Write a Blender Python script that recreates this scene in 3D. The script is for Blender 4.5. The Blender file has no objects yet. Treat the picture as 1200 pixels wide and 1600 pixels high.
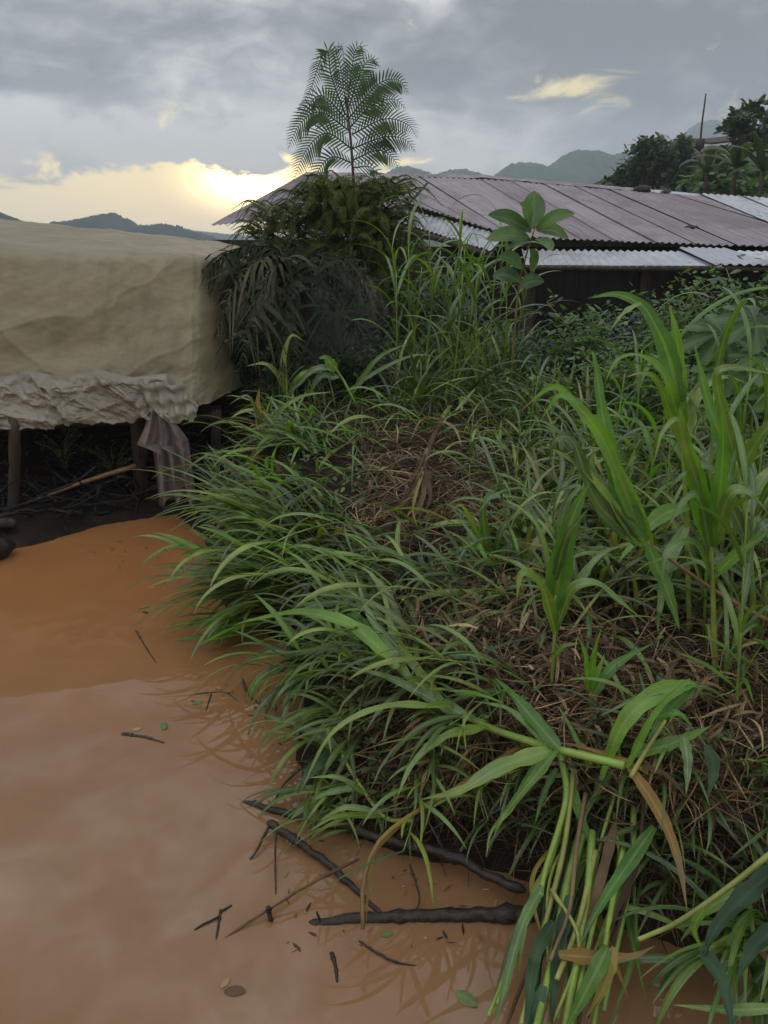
import bpy, math, random
import numpy as np
from mathutils import Vector
from math import radians as R
random.seed(7); rng = np.random.default_rng(7)
S = bpy.context.scene

# ------------------------------------------------------------------ camera
CAMZ, PITCH, F = 1.6, R(19.2), 1209.0
cam = bpy.data.objects.new('camera', bpy.data.cameras.new('camera'))
S.collection.objects.link(cam); S.camera = cam
cam.location = (0, 0, CAMZ); cam.rotation_euler = (R(90) - PITCH, 0, 0)
cam.data.sensor_fit = 'VERTICAL'; cam.data.sensor_height = 36; cam.data.lens = 36 * F / 1600
cam.data.clip_start = 0.05; cam.data.clip_end = 12000

# ------------------------------------------------------------------ light
SUN_EL, SUN_AZ = R(4.5), R(-10.5)            # azimuth from +Y, towards +X positive
sd = Vector((math.sin(SUN_AZ) * math.cos(SUN_EL), math.cos(SUN_AZ) * math.cos(SUN_EL), math.sin(SUN_EL)))
sl = bpy.data.lights.new('sun', 'SUN'); sl.energy = 0.5; sl.angle = R(12); sl.color = (1, .82, .6)
so = bpy.data.objects.new('sun', sl); S.collection.objects.link(so)
so.rotation_euler = sd.to_track_quat('Z', 'Y').to_euler(); so.location = (-5, 20, 8)

def nn(nt, typ, **k):
    n = nt.nodes.new(typ)
    for a, b in k.items(): setattr(n, a, b)
    return n
class G:
    """small node-graph writer"""
    def __init__(s, nt): s.nt = nt
    def inp(s, sock, v):
        if v is None: return
        if isinstance(v, bpy.types.NodeSocket): s.nt.links.new(v, sock)
        else: sock.default_value = v
    def m(s, op, a, b=None, c=None, clamp=False):
        n = nn(s.nt, 'ShaderNodeMath', operation=op, use_clamp=clamp)
        for i, v in enumerate((a, b, c)): s.inp(n.inputs[i], v)
        return n.outputs[0]
    def ss(s, x, a, b, lo=0.0, hi=1.0):
        n = nn(s.nt, 'ShaderNodeMapRange', interpolation_type='SMOOTHSTEP')
        for i, v in enumerate((x, a, b, lo, hi)): s.inp(n.inputs[i], v)
        return n.outputs[0]
    def lin(s, x, a, b, lo=0.0, hi=1.0):
        n = nn(s.nt, 'ShaderNodeMapRange')
        for i, v in enumerate((x, a, b, lo, hi)): s.inp(n.inputs[i], v)
        return n.outputs[0]
    def mix(s, f, a, b, blend='MIX'):
        n = nn(s.nt, 'ShaderNodeMix', data_type='RGBA', blend_type=blend)
        s.inp(n.inputs[0], f); s.inp(n.inputs[6], a); s.inp(n.inputs[7], b)
        return n.outputs[2]
    def noise(s, vec, scale, detail=4, rough=.55, dist=0.0):
        n = nn(s.nt, 'ShaderNodeTexNoise'); s.inp(n.inputs['Vector'], vec)
        n.inputs['Scale'].default_value = scale; n.inputs['Detail'].default_value = detail
        n.inputs['Roughness'].default_value = rough; n.inputs['Distortion'].default_value = dist
        return n.outputs['Fac']
    def comb(s, x, y, z=0.0):
        n = nn(s.nt, 'ShaderNodeCombineXYZ')
        for i, v in enumerate((x, y, z)): s.inp(n.inputs[i], v)
        return n.outputs[0]
    def sep(s, v):
        n = nn(s.nt, 'ShaderNodeSeparateXYZ'); s.inp(n.inputs[0], v); return n.outputs
    def ramp(s, f, stops):
        n = nn(s.nt, 'ShaderNodeValToRGB'); s.inp(n.inputs[0], f); e = n.color_ramp.elements
        while len(e) < len(stops): e.new(.5)
        for i, (p, c) in enumerate(stops): e[i].position = p; e[i].color = (*c, 1)
        return n.outputs[0]
    def bump(s, h, st=.3, d=.01):
        n = nn(s.nt, 'ShaderNodeBump'); s.inp(n.inputs['Height'], h)
        n.inputs['Strength'].default_value = st; n.inputs['Distance'].default_value = d
        return n.outputs[0]

W = bpy.data.worlds.new('World'); S.world = W; W.use_nodes = True
nt = W.node_tree; nt.nodes.clear(); g = G(nt)
tc = nn(nt, 'ShaderNodeTexCoord').outputs['Generated']
dx, dy, dz = g.sep(tc)
az = g.m('MULTIPLY', g.m('ARCTAN2', dx, dy), 57.2958)
el = g.m('MULTIPLY', g.m('ARCSINE', dz), 57.2958)
q = g.m('ADD', g.m('MAXIMUM', dz, 0.0), 0.13)
pv = g.comb(g.m('DIVIDE', dx, q), g.m('DIVIDE', dy, q), 0.0)
n_big = g.noise(pv, 0.62, 6, .55, .35)
n_med = g.noise(g.comb(g.m('MULTIPLY', az, .085), g.m('MULTIPLY', el, .20), 5.3), 1.0, 6, .52, .5)
n_edge = g.noise(g.comb(g.m('MULTIPLY', az, .16), g.m('MULTIPLY', el, .42), 9.1), 1.0, 7, .62, .5)
n_fin = g.noise(g.comb(g.m('MULTIPLY', az, .33), g.m('MULTIPLY', el, .62), 1.7), 1.0, 7, .6, .8)
tone = g.m('ADD', g.m('ADD', g.m('MULTIPLY', n_big, .30), g.m('MULTIPLY', n_med, .53)), g.m('MULTIPLY', n_fin, .17))
tone = g.m('ADD', tone, g.lin(el, 5.5, 10.0, 0.055, -0.03))
tone = g.m('ADD', tone, g.lin(az, -24.0, 4.0, 0.03, -0.01))
cloud = g.ramp(tone, [(.41, (.130, .139, .150)), (.465, (.220, .232, .246)), (.525, (.39, .400, .405)), (.59, (.68, .67, .65))])
# warm under-lighting of the cloud deck close to the clear band
near = g.ss(g.m('SUBTRACT', el, g.lin(az, -12.0, 20.0, 4.6, 2.4)), 0.0, 2.6, 1.0, 0.0)
cloud = g.mix(g.m('MULTIPLY', near, .42), cloud, (.86, .74, .60, 1))
zen = g.ss(dz, .27, .85, 1.0, 3.0)
bgc = nn(nt, 'ShaderNodeBackground'); g.inp(bgc.inputs[0], cloud); g.inp(bgc.inputs[1], zen)
sky = nn(nt, 'ShaderNodeTexSky', sky_type='NISHITA', sun_disc=False)
sky.sun_elevation = SUN_EL; sky.sun_rotation = SUN_AZ; sky.air_density = 1.6; sky.dust_density = 4.0
glow = g.m('ADD', g.m('POWER', g.m('ABSOLUTE', g.m('SUBTRACT', az, -9.4)), 2.0), g.m('POWER', g.m('MULTIPLY', g.m('SUBTRACT', el, 4.0), 2.0), 2.0))
glow = g.m('POWER', 2.7183, g.m('MULTIPLY', glow, -.15))
warm = g.mix(.86, sky.outputs[0], g.mix(g.ss(el, .5, 5.5), (14.5, 11.8, 6.2, 1), (16.5, 13.8, 5.4, 1)))
bgs = nn(nt, 'ShaderNodeBackground'); g.inp(bgs.inputs[0], warm); g.inp(bgs.inputs[1], g.m('ADD', g.m('MULTIPLY', glow, .70), .112))
lim = g.lin(az, -26.0, -9.0, 4.3, 5.1)
lim = g.m('MINIMUM', lim, g.lin(az, -6.0, 10.0, 5.0, 3.4))
edge = g.m('ADD', g.m('SUBTRACT', lim, el), g.m('MULTIPLY', g.m('SUBTRACT', n_edge, .5), 7.5))
gap = g.m('MULTIPLY', g.ss(edge, -.25, .55), g.ss(el, 5.6, 6.6, 1.0, 0.0))
def patch(a0, e0, sa, se, amp, thr):
    a = g.m('POWER', g.m('DIVIDE', g.m('SUBTRACT', az, a0), sa), 2.0)
    b = g.m('POWER', g.m('DIVIDE', g.m('SUBTRACT', el, e0), se), 2.0)
    p = g.m('POWER', 2.7183, g.m('MULTIPLY', g.m('ADD', a, b), -1.0))
    return g.ss(g.m('ADD', p, g.m('MULTIPLY', g.m('SUBTRACT', n_edge, .5), 2.4)), thr, thr + .5, 0.0, amp)
gap = g.m('MAXIMUM', gap, patch(11.8, 9.3, 5.0, 1.1, .50, .50))
gap = g.m('MAXIMUM', gap, patch(20.5, 5.7, 1.6, 1.0, .85, .3))
ms = nn(nt, 'ShaderNodeMixShader'); g.inp(ms.inputs[0], gap)
nt.links.new(bgc.outputs[0], ms.inputs[1]); nt.links.new(bgs.outputs[0], ms.inputs[2])
wo = nn(nt, 'ShaderNodeOutputWorld'); nt.links.new(ms.outputs[0], wo.inputs[0])

S.view_settings.view_transform = 'Standard'; S.view_settings.look = 'None'
S.view_settings.exposure = 0.50; S.view_settings.gamma = 1.0
S.view_settings.use_curve_mapping = False
S.cycles.use_denoising = True
S.cycles.volume_bounces = 1; S.cycles.max_bounces = 8; S.cycles.transparent_max_bounces = 12

# ------------------------------------------------------------------ projection helpers
FW = np.array([0, math.cos(PITCH), -math.sin(PITCH)]); UP = np.array([0, math.sin(PITCH), math.cos(PITCH)])
CAM = np.array([0, 0, CAMZ])
def ray(px, py): return FW + np.array([1., 0, 0]) * (px - 600) / F - UP * (py - 800) / F
def at(px, py, Y):
    r = ray(px, py); return CAM + r * (Y / r[1])
def onz(px, py, z=0.0):
    r = ray(px, py); return CAM + r * ((z - CAMZ) / r[2])

# ------------------------------------------------------------------ terrain
shore_px = [(1330, 1475), (1180, 1500), (1080, 1495), (980, 1465), (880, 1415), (770, 1365), (640, 1335), (540, 1300), (480, 1250),
            (462, 1180), (478, 1110), (462, 1050), (430, 1005), (350, 950), (325, 890), (318, 835), (270, 806), (160, 822), (60, 848), (-60, 872), (-200, 890)]
shore = [(60., .85), (4., .9)] + [tuple(onz(*p)[:2]) for p in shore_px] + [(-8., 3.6), (-60., 4.2)]
poly = shore + [(-6000., 4.2), (-6000., 6000.), (6000., 6000.), (6000., .85)]
def smooth(t): t = np.clip(t, 0, 1); return t * t * (3 - 2 * t)
_w = [(rng.uniform(-1, 1), rng.uniform(-1, 1), rng.uniform(0, 6.3)) for _ in range(26)]
def wob(x, y, s, k0=0, k=6):
    o = 0
    for a, b, c in _w[k0:k0 + k]: o = o + np.sin((a * x + b * y) * s * 2.2 + c)
    return o / k
def sdist(x, y):
    x = np.asarray(x, float); y = np.asarray(y, float)
    d = np.full(x.shape, 1e9)
    for (x0, y0), (x1, y1) in zip(shore[:-1], shore[1:]):
        ex, ey = x1 - x0, y1 - y0
        t = np.clip(((x - x0) * ex + (y - y0) * ey) / (ex * ex + ey * ey + 1e-12), 0, 1)
        d = np.minimum(d, np.hypot(x - x0 - t * ex, y - y0 - t * ey))
    ins = np.zeros(x.shape, bool); n = len(poly)
    for i in range(n):
        xa, ya = poly[i]; xb, yb = poly[(i + 1) % n]
        c = ((ya > y) != (yb > y)) & (x < (xb - xa) * (y - ya) / (yb - ya + 1e-12) + xa)
        ins ^= c
    return np.where(ins, d, -d)
def H(x, y):
    x = np.asarray(x, float); y = np.asarray(y, float)
    d = sdist(x, y) + wob(x, y, 4, 0) * .05
    right = smooth((x + 1.15) / .5)
    pl = np.clip(.30 + .085 * (y - 1.4), .28, .66) * right + (.10 + .45 * smooth((d - .55) / .5)) * (1 - right)
    pl = pl + (wob(x, y, 2.5, 6) * .06 + wob(x, y, 7, 12) * .022) * right
    pl = pl * (1 - .55 * smooth((y - 6.6) / 3))
    h = pl * smooth(d / .42) + .012 * wob(x, y, 22, 18, 8) * smooth(d / .2)
    h = np.where(d < 0, np.maximum(-.45, d * .55), h)
    hill = smooth((x - 1 - .1 * y) / 9) * np.clip((y - 15) * .17, 0, 5.5)
    back = smooth((-5.5 - y) / 3) * .9
    return h + hill + back
def Hs(x, y): return float(H(np.array([x]), np.array([y]))[0])
_T = np.concatenate([np.linspace(.6, 9, 500), np.linspace(9.05, 60, 200)])
def hit(px, py, lift=0.0):
    P = CAM + ray(px, py) * _T[:, None]
    z = np.maximum(H(P[:, 0], P[:, 1]), 0) + lift
    i = np.argmax(P[:, 2] < z)
    return P[i] if P[i, 2] < z[i] else None
def hits(px, py, lift=0.0):
    """vectorised over pixels: coarse march"""
    rays = FW + np.outer((px - 600) / F, [1, 0, 0]) - np.outer((py - 800) / F, UP)
    out = np.full((len(px), 3), np.nan); live = np.ones(len(px), bool)
    for t in np.concatenate([np.arange(.7, 3, .02), np.arange(3, 9.5, .05)]):
        P = CAM + rays * t
        idx = np.where(live)[0]
        if not len(idx): break
        h = H(P[idx, 0], P[idx, 1])
        ok = P[idx, 2] < np.maximum(h, 0) + lift
        out[idx[ok]] = P[idx[ok]]; live[idx[ok]] = False
    return out

# ------------------------------------------------------------------ mesh builder
class MB:
    def __init__(s): s.V = []; s.C = []; s.Fa = []; s.n = 0
    def add(s, V, Fc, C=None):
        V = np.asarray(V, float).reshape(-1, 3)
        if C is None: C = np.tile([.5, .5, .5], (len(V), 1))
        C = np.asarray(C, float)
        if C.ndim == 1: C = np.tile(C, (len(V), 1))
        s.V.append(V); s.C.append(C)
        for f in (Fc if isinstance(Fc, list) else [Fc]):
            s.Fa.append(np.asarray(f, int).reshape(len(f), -1) + s.n)
        s.n += len(V)
    def grid(s, P, C=None, close=False):
        P = np.asarray(P, float); a, b = P.shape[:2]
        i, j = np.meshgrid(np.arange(a - 1), np.arange(b if close else b - 1), indexing='ij')
        j2 = (j + 1) % b
        f = np.stack([i * b + j, i * b + j2, (i + 1) * b + j2, (i + 1) * b + j], -1).reshape(-1, 4)
        s.add(P.reshape(-1, 3), f, None if C is None else np.asarray(C, float).reshape(-1, 3))
    def box(s, c, d, rot=0.0, C=None):
        c = np.array(c, float); d = np.array(d, float) / 2
        v = np.array([[x, y, z] for x in (-1, 1) for y in (-1, 1) for z in (-1, 1)], float) * d
        cs, sn = math.cos(rot), math.sin(rot)
        v = np.stack([v[:, 0] * cs - v[:, 1] * sn, v[:, 0] * sn + v[:, 1] * cs, v[:, 2]], -1) + c
        s.add(v, np.array([[0, 1, 3, 2], [4, 6, 7, 5], [0, 4, 5, 1], [2, 3, 7, 6], [0, 2, 6, 4], [1, 5, 7, 3]]), C)
    def tube(s, P, r, seg=6, C=None, rough=0.0):
        P = np.asarray(P, float); N = len(P); r = np.broadcast_to(np.asarray(r, float), (N,))
        T = np.gradient(P, axis=0); T /= np.linalg.norm(T, axis=1)[:, None] + 1e-9
        ref = np.array([0, 0, 1.]) if abs(T[:, 2].mean()) < .8 else np.array([1., 0, 0])
        A = np.cross(T, ref); A /= np.linalg.norm(A, axis=1)[:, None] + 1e-9; B = np.cross(T, A)
        th = np.arange(seg) * 2 * math.pi / seg
        rr = r[:, None] * (1 + rough * rng.uniform(-1, 1, (N, seg)))
        ring = P[:, None] + rr[..., None] * (np.cos(th)[None, :, None] * A[:, None] + np.sin(th)[None, :, None] * B[:, None])
        Cc = None
        if C is not None:
            t = np.linspace(0, 1, N)[:, None] * np.ones(seg)
            Cc = np.stack([np.full_like(t, C), t, np.full_like(t, .6)], -1)
        base = s.n
        s.grid(ring, Cc, close=True)
        s.Fa.append(np.array([list(range(base, base + seg))[::-1]])); s.Fa.append(np.array([list(range(base + (N - 1) * seg, base + N * seg))]))
    def blade(s, P, w, nref, rnd=.5, fold=.25, wave=0.0):
        P = np.asarray(P, float); N = len(P); t = np.linspace(0, 1, N)
        T = np.gradient(P, axis=0); T /= np.linalg.norm(T, axis=1)[:, None] + 1e-9
        nref = np.broadcast_to(np.asarray(nref, float), P.shape)
        Sd = np.cross(T, nref); Sd /= np.linalg.norm(Sd, axis=1)[:, None] + 1e-9
        Nn = np.cross(Sd, T)
        w = np.broadcast_to(np.asarray(w, float), (N,))[:, None] * .5
        ph = rng.uniform(0, 6)
        wv = wave * np.sin(t * 19 + ph)[:, None] * w
        L = P - Sd * w + Nn * (w * fold + wv); Rr = P + Sd * w + Nn * (w * fold - wv)
        V = np.stack([L, P, Rr], 1)
        C = np.zeros((N, 3, 3)); C[..., 0] = rnd; C[..., 1] = t[:, None]; C[:, 0, 2] = 1; C[:, 2, 2] = 1
        s.grid(V, C)
    def blades(s, base, az, e0, droop, L, w, rnd, N=8, twist=0.0, curl=0.0, fold=.2, prof='grass'):
        """K arching blades at once"""
        K = len(base); t = np.linspace(0, 1, N)
        e = e0[:, None] - droop[:, None] * t ** 1.3
        a = az[:, None] + np.asarray(curl).reshape(-1, 1) * t
        D = np.stack([np.cos(e) * np.cos(a), np.cos(e) * np.sin(a), np.sin(e)], -1)
        st = (L / (N - 1))[:, None, None] * D
        P = base[:, None] + np.concatenate([np.zeros((K, 1, 3)), np.cumsum(st[:, :-1], 1)], 1)
        h = np.stack([-np.sin(a), np.cos(a), np.zeros_like(a)], -1)
        nrm = np.cross(D, h)
        tw = np.asarray(twist).reshape(-1, 1, 1) * np.ones((1, N, 1)) * (0.3 + t[None, :, None])
        Sd = h * np.cos(tw) + nrm * np.sin(tw); Nn = np.cross(Sd, D)
        pr = (np.minimum(1, .45 + t * 2.2) * (1 - t ** 2.6) ** .8 if prof == 'grass' else np.sin(np.clip(t * .97 + .03, 0, 1) * math.pi) ** .7)
        ww = .5 * w[:, None, None] * (pr[None, :, None] + .015)
        V = np.stack([P - Sd * ww + Nn * ww * fold, P, P + Sd * ww + Nn * ww * fold], 2)
        C = np.zeros((K, N, 3, 3)); C[..., 0] = rnd[:, None, None]; C[..., 1] = t[None, :, None]; C[:, :, 0, 2] = 1; C[:, :, 2, 2] = 1
        i, j = np.meshgrid(np.arange(N - 1), np.arange(2), indexing='ij')
        f = np.stack([i * 3 + j, i * 3 + j + 1, (i + 1) * 3 + j + 1, (i + 1) * 3 + j], -1).reshape(-1, 4)
        f = (f[None] + (np.arange(K) * N * 3)[:, None, None]).reshape(-1, 4)
        s.add(V.reshape(-1, 3), f, C.reshape(-1, 3))
        return P
    def build(s, name, mat, parent=None, origin=None, flat=False):
        V = np.concatenate(s.V); C = np.concatenate(s.C)
        o = np.array(origin if origin is not None else (0, 0, 0), float)
        me = bpy.data.meshes.new(name)
        me.vertices.add(len(V)); me.vertices.foreach_set('co', (V - o).astype(np.float32).ravel())
        tot = np.concatenate([np.full(len(f), f.shape[1]) for f in s.Fa]); idx = np.concatenate([f.ravel() for f in s.Fa])
        me.loops.add(len(idx)); me.loops.foreach_set('vertex_index', idx.astype(np.int32))
        me.polygons.add(len(tot)); st = np.concatenate([[0], np.cumsum(tot)[:-1]])
        me.polygons.foreach_set('loop_start', st.astype(np.int32))
        me.polygons.foreach_set('loop_total', tot.astype(np.int32))
        me.polygons.foreach_set('use_smooth', np.full(len(tot), not flat))
        at_ = me.attributes.new('ld', 'FLOAT_COLOR', 'POINT')
        at_.data.foreach_set('color', np.concatenate([C, np.ones((len(C), 1))], 1).astype(np.float32).ravel())
        me.update(calc_edges=True); me.validate()
        me.materials.append(mat)
        ob = bpy.data.objects.new(name, me); S.collection.objects.link(ob)
        if parent is not None: ob.parent = parent
        elif origin is not None: ob.location = o
        return ob
def tag(o, label=None, cat=None, group=None, kind=None):
    if label: o['label'] = label
    if cat: o['category'] = cat
    if group: o['group'] = group
    if kind: o['kind'] = kind
    return o
def empty(name, loc, label=None, cat=None, group=None):
    o = bpy.data.objects.new(name, None); S.collection.objects.link(o)
    o.location = tuple(float(v) for v in loc); o.empty_display_size = .1
    return tag(o, label, cat, group)
def spline(pts, n):
    P = np.asarray(pts, float)
    if len(P) == 2: return P[0] + (P[1] - P[0]) * np.linspace(0, 1, n)[:, None]
    d = np.concatenate([[0], np.cumsum(np.linalg.norm(np.diff(P, axis=0), axis=1))]); d /= d[-1]
    Q = np.vstack([2 * P[0] - P[1], P, 2 * P[-1] - P[-2]]); out = []
    for t in np.linspace(0, 1, n):
        i = min(np.searchsorted(d, t, side='right') - 1, len(P) - 2); u = (t - d[i]) / (d[i + 1] - d[i])
        a, b, c, e = Q[i:i + 4]
        out.append(.5 * ((2 * b) + (-a + c) * u + (2 * a - 5 * b + 4 * c - e) * u * u + (-a + 3 * b - 3 * c + e) * u ** 3))
    return np.array(out)

# ------------------------------------------------------------------ materials
def newmat(name):
    m = bpy.data.materials.new(name); m.use_nodes = True
    n = m.node_tree; b = n.nodes['Principled BSDF']; return m, n, b, G(n)
def objvec(nt): return nn(nt, 'ShaderNodeTexCoord').outputs['Object']
def posvec(nt): return nn(nt, 'ShaderNodeNewGeometry').outputs['Position']
def leafmat(name, stops, trans=.35, rough=.42, rib=.35, ribc=(.30, .38, .16), dry=(.22, .15, .06), dry_at=.9, spec=.5, tcol=(1.5, 1.6, .6)):
    m, n, b, g = newmat(name)
    a = nn(n, 'ShaderNodeAttribute', attribute_name='ld'); r, t, u = g.sep(a.outputs['Vector'])
    c = g.ramp(r, stops)
    v = g.noise(posvec(n), 9.0, 5, .6)
    c = g.mix(1.0, c, g.ramp(v, [(.3, (.62, .62, .62)), (.7, (1.25, 1.22, 1.15))]), 'MULTIPLY')
    str_ = g.noise(g.comb(g.m('MULTIPLY', u, 7.0), g.m('MULTIPLY', t, 1.2), g.m('MULTIPLY', r, 40.0)), 2.2, 3, .6)
    c = g.mix(1.0, c, g.ramp(str_, [(.3, (.8, .8, .8)), (.7, (1.15, 1.15, 1.1))]), 'MULTIPLY')
    spt = g.noise(posvec(n), 55.0, 3, .6); c = g.mix(g.ss(spt, .66, .74, 0.0, .55), c, (.10, .065, .03, 1))
    if rib: c = g.mix(g.ss(u, .05, .26, rib, 0.0), c, (*ribc, 1))
    c = g.mix(g.m('MULTIPLY', g.ss(g.m('ADD', t, g.m('MULTIPLY', g.m('SUBTRACT', v, .5), .35)), dry_at, dry_at + .12), g.ss(r, .3, .75)), c, (*dry, 1))
    g.inp(b.inputs['Base Color'], c); b.inputs['Roughness'].default_value = rough
    b.inputs['Specular IOR Level'].default_value = spec
    bp = g.bump(g.m('ADD', g.m('SINE', g.m('MULTIPLY', u, 34.0)), g.m('MULTIPLY', str_, 2.0)), .35, .0006); g.inp(b.inputs['Normal'], bp)
    if trans:
        tr = nn(n, 'ShaderNodeBsdfTranslucent'); g.inp(tr.inputs[0], g.mix(1.0, c, (*tcol, 1), 'MULTIPLY'))
        mx = nn(n, 'ShaderNodeMixShader'); mx.inputs[0].default_value = trans
        out = n.nodes['Material Output']
        n.links.new(b.outputs[0], mx.inputs[1]); n.links.new(tr.outputs[0], mx.inputs[2]); n.links.new(mx.outputs[0], out.inputs[0])
    return m
def plain(name, c1, c2, scale=8, rough=.8, bump=.4, bd=.01, spec=.3, stretch=(1, 1, 1), metal=0.0, detail=6):
    m, n, b, g = newmat(name)
    mp = nn(n, 'ShaderNodeMapping'); n.links.new(objvec(n), mp.inputs[0]); mp.inputs['Scale'].default_value = stretch
    v = g.noise(mp.outputs[0], scale, detail, .62, .3)
    g.inp(b.inputs['Base Color'], g.ramp(v, [(.3, c1), (.7, c2)]))
    b.inputs['Roughness'].default_value = rough; b.inputs['Specular IOR Level'].default_value = spec; b.inputs['Metallic'].default_value = metal
    g.inp(b.inputs['Normal'], g.bump(v, bump, bd)); return m
M = {}
M['blade'] = leafmat('grass_leaf', [(0, (.038, .088, .022)), (.4, (.075, .165, .026)), (.75, (.14, .25, .030)), (1, (.26, .33, .045))], .30, .27, spec=1.0)
M['bright'] = leafmat('fresh_leaf', [(0, (.06, .16, .03)), (.5, (.10, .26, .025)), (1, (.19, .36, .03))], .45, .30, ribc=(.34, .45, .12), spec=.8)
M['grass'] = leafmat('fine_grass', [(0, (.032, .062, .014)), (.5, (.085, .145, .026)), (.85, (.19, .24, .04)), (1, (.30, .25, .08))], .28, .30, rib=.25, spec=.9)
M['straggle'] = leafmat('pale_grass_leaf', [(0, (.06, .115, .028)), (.5, (.12, .20, .035)), (1, (.24, .29, .06))], .32, .34, ribc=(.35, .40, .16), spec=.65)
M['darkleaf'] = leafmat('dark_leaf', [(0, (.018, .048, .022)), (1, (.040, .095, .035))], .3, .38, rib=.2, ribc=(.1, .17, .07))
M['yellow'] = leafmat('yellowing_leaf', [(0, (.16, .19, .03)), (.5, (.30, .22, .05)), (1, (.26, .13, .035))], .35, .5, ribc=(.45, .4, .15), dry_at=.6)
M['straw'] = leafmat('dead_straw', [(0, (.024, .015, .011)), (.4, (.075, .044, .028)), (.8, (.23, .15, .085)), (1, (.48, .36, .20))], .1, .7, rib=0, spec=.25, tcol=(1, 1, 1))
M['weed'] = leafmat('weed_leaf', [(0, (.04, .09, .035)), (.7, (.08, .17, .05)), (1, (.18, .28, .10))], .35, .42, rib=.3)
M['fern'] = leafmat('fern_leaf', [(0, (.040, .085, .040)), (1, (.075, .150, .055))], .45, .5, rib=0)
M['feather'] = leafmat('feathery_leaf', [(0, (.045, .070, .022)), (.6, (.10, .135, .036)), (1, (.18, .21, .06))], .4, .6, rib=0, spec=.2)
M['dusty'] = leafmat('dusty_frond', [(0, (.014, .024, .012)), (.5, (.034, .048, .026)), (.8, (.060, .056, .036)), (1, (.12, .115, .08))], .15, .8, rib=0, tcol=(1, 1, .8), spec=.12)
M['broad'] = leafmat('broad_leaf', [(0, (.045, .105, .035)), (1, (.10, .20, .055))], .4, .42, rib=.3, ribc=(.2, .26, .12))
M['treeleaf'] = leafmat('tree_leaf', [(0, (.022, .040, .022)), (.7, (.045, .080, .035)), (1, (.09, .14, .05))], .3, .5, rib=0)
M['stem'] = leafmat('green_stem', [(0, (.10, .18, .05)), (.5, (.22, .33, .06)), (1, (.25, .16, .07))], 0, .45, rib=0, dry_at=2)
M['bark'] = plain('bark', (.035, .026, .02), (.10, .078, .06), 14, .85, .8, .01, stretch=(1, 1, .3))
M['wetwood'] = plain('wet_dead_wood', (.007, .006, .005), (.040, .027, .020), 45, .5, 1.0, .006, spec=.4)
M['post'] = plain('old_post_wood', (.018, .014, .012), (.065, .048, .036), 20, .7, .8, .006, stretch=(1, 1, .2))
M['pole'] = plain('bamboo_pole', (.14, .075, .038), (.30, .18, .10), 18, .6, .4, .003)
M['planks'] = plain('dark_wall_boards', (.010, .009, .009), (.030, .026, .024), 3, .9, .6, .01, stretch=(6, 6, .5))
M['framewood'] = plain('frame_wood', (.12, .07, .03), (.26, .17, .07), 6, .7, .5, .005)
M['stone'] = plain('stone', (.06, .05, .045), (.16, .14, .12), 12, .8, .7, .01)
M['rag'] = plain('sack_cloth', (.105, .080, .078), (.21, .175, .168), 9, .9, .5, .004)
# muddy ground
m, n, b, g = newmat('bank_soil'); pv_ = posvec(n)
v = g.noise(pv_, 5, 8, .65, .3); v2 = g.noise(pv_, 1.1, 4, .5)
c = g.ramp(v, [(.3, (.008, .006, .005)), (.55, (.022, .015, .011)), (.75, (.05, .032, .021))])
far = g.ss(g.sep(pv_)[1], 9.0, 16.0)
c = g.mix(g.m('MAXIMUM', far, g.ss(v2, .55, .7, 0.0, .15)), c, g.ramp(v, [(.3, (.014, .026, .010)), (.7, (.04, .065, .024))]))
g.inp(b.inputs['Base Color'], c); b.inputs['Roughness'].default_value = .95; b.inputs['Specular IOR Level'].default_value = .12; g.inp(b.inputs['Normal'], g.bump(v, .9, .03)); M['soil'] = m
# flood water
m, n, b, g = newmat('muddy_water'); pv_ = posvec(n)
v = g.noise(pv_, .9, 5, .55, .6); v2 = g.noise(pv_, 3.5, 5, .6, .2)
shade_falloff = g.m('ADD', g.ss(g.sep(pv_)[1], 1.6, 3.6), g.m('MULTIPLY', g.m('SUBTRACT', v, .5), .9), clamp=True)
c = g.mix(shade_falloff, (.215, .118, .060, 1), (.265, .116, .042, 1))  # shade on the near water painted in: darker, browner towards the camera
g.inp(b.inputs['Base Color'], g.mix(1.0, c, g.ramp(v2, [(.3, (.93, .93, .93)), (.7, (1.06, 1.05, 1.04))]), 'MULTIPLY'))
b.inputs['Roughness'].default_value = .02; b.inputs['IOR'].default_value = 1.40
g.inp(b.inputs['Normal'], g.bump(g.m('ADD', g.noise(pv_, 1.6, 2, .5), g.m('MULTIPLY', g.noise(pv_, 14, 2, .5), .06)), .05, .02)); M['water'] = m
# tarpaulin
def tarpmat(name, c1, c2, rough, tr):
    m, n, b, g = newmat(name); pv_ = posvec(n)
    v = g.noise(pv_, 1.5, 7, .6, .5); v2 = g.noise(g.comb(*[g.m('MULTIPLY', s_, k) for s_, k in zip(g.sep(pv_), (1.2, 1.2, 5.0))]), 2.5, 6, .6, .8)
    c = g.ramp(g.m('ADD', g.m('MULTIPLY', v, .6), g.m('MULTIPLY', v2, .4)), [(.32, c1), (.66, c2)])
    sp = g.noise(pv_, 60, 2, .5); c = g.mix(g.ss(sp, .68, .76, 0.0, .5), c, (.06, .05, .035, 1))
    g.inp(b.inputs['Base Color'], c); b.inputs['Roughness'].default_value = rough
    g.inp(b.inputs['Normal'], g.bump(g.m('ADD', g.m('MULTIPLY', v, .6), g.m('MULTIPLY', g.noise(pv_, 30, 4, .6), .12)), .22, .008))
    t = nn(n, 'ShaderNodeBsdfTranslucent'); g.inp(t.inputs[0], c); mx = nn(n, 'ShaderNodeMixShader'); mx.inputs[0].default_value = tr
    n.links.new(b.outputs[0], mx.inputs[1]); n.links.new(t.outputs[0], mx.inputs[2]); n.links.new(mx.outputs[0], n.nodes['Material Output'].inputs[0])
    return m
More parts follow.
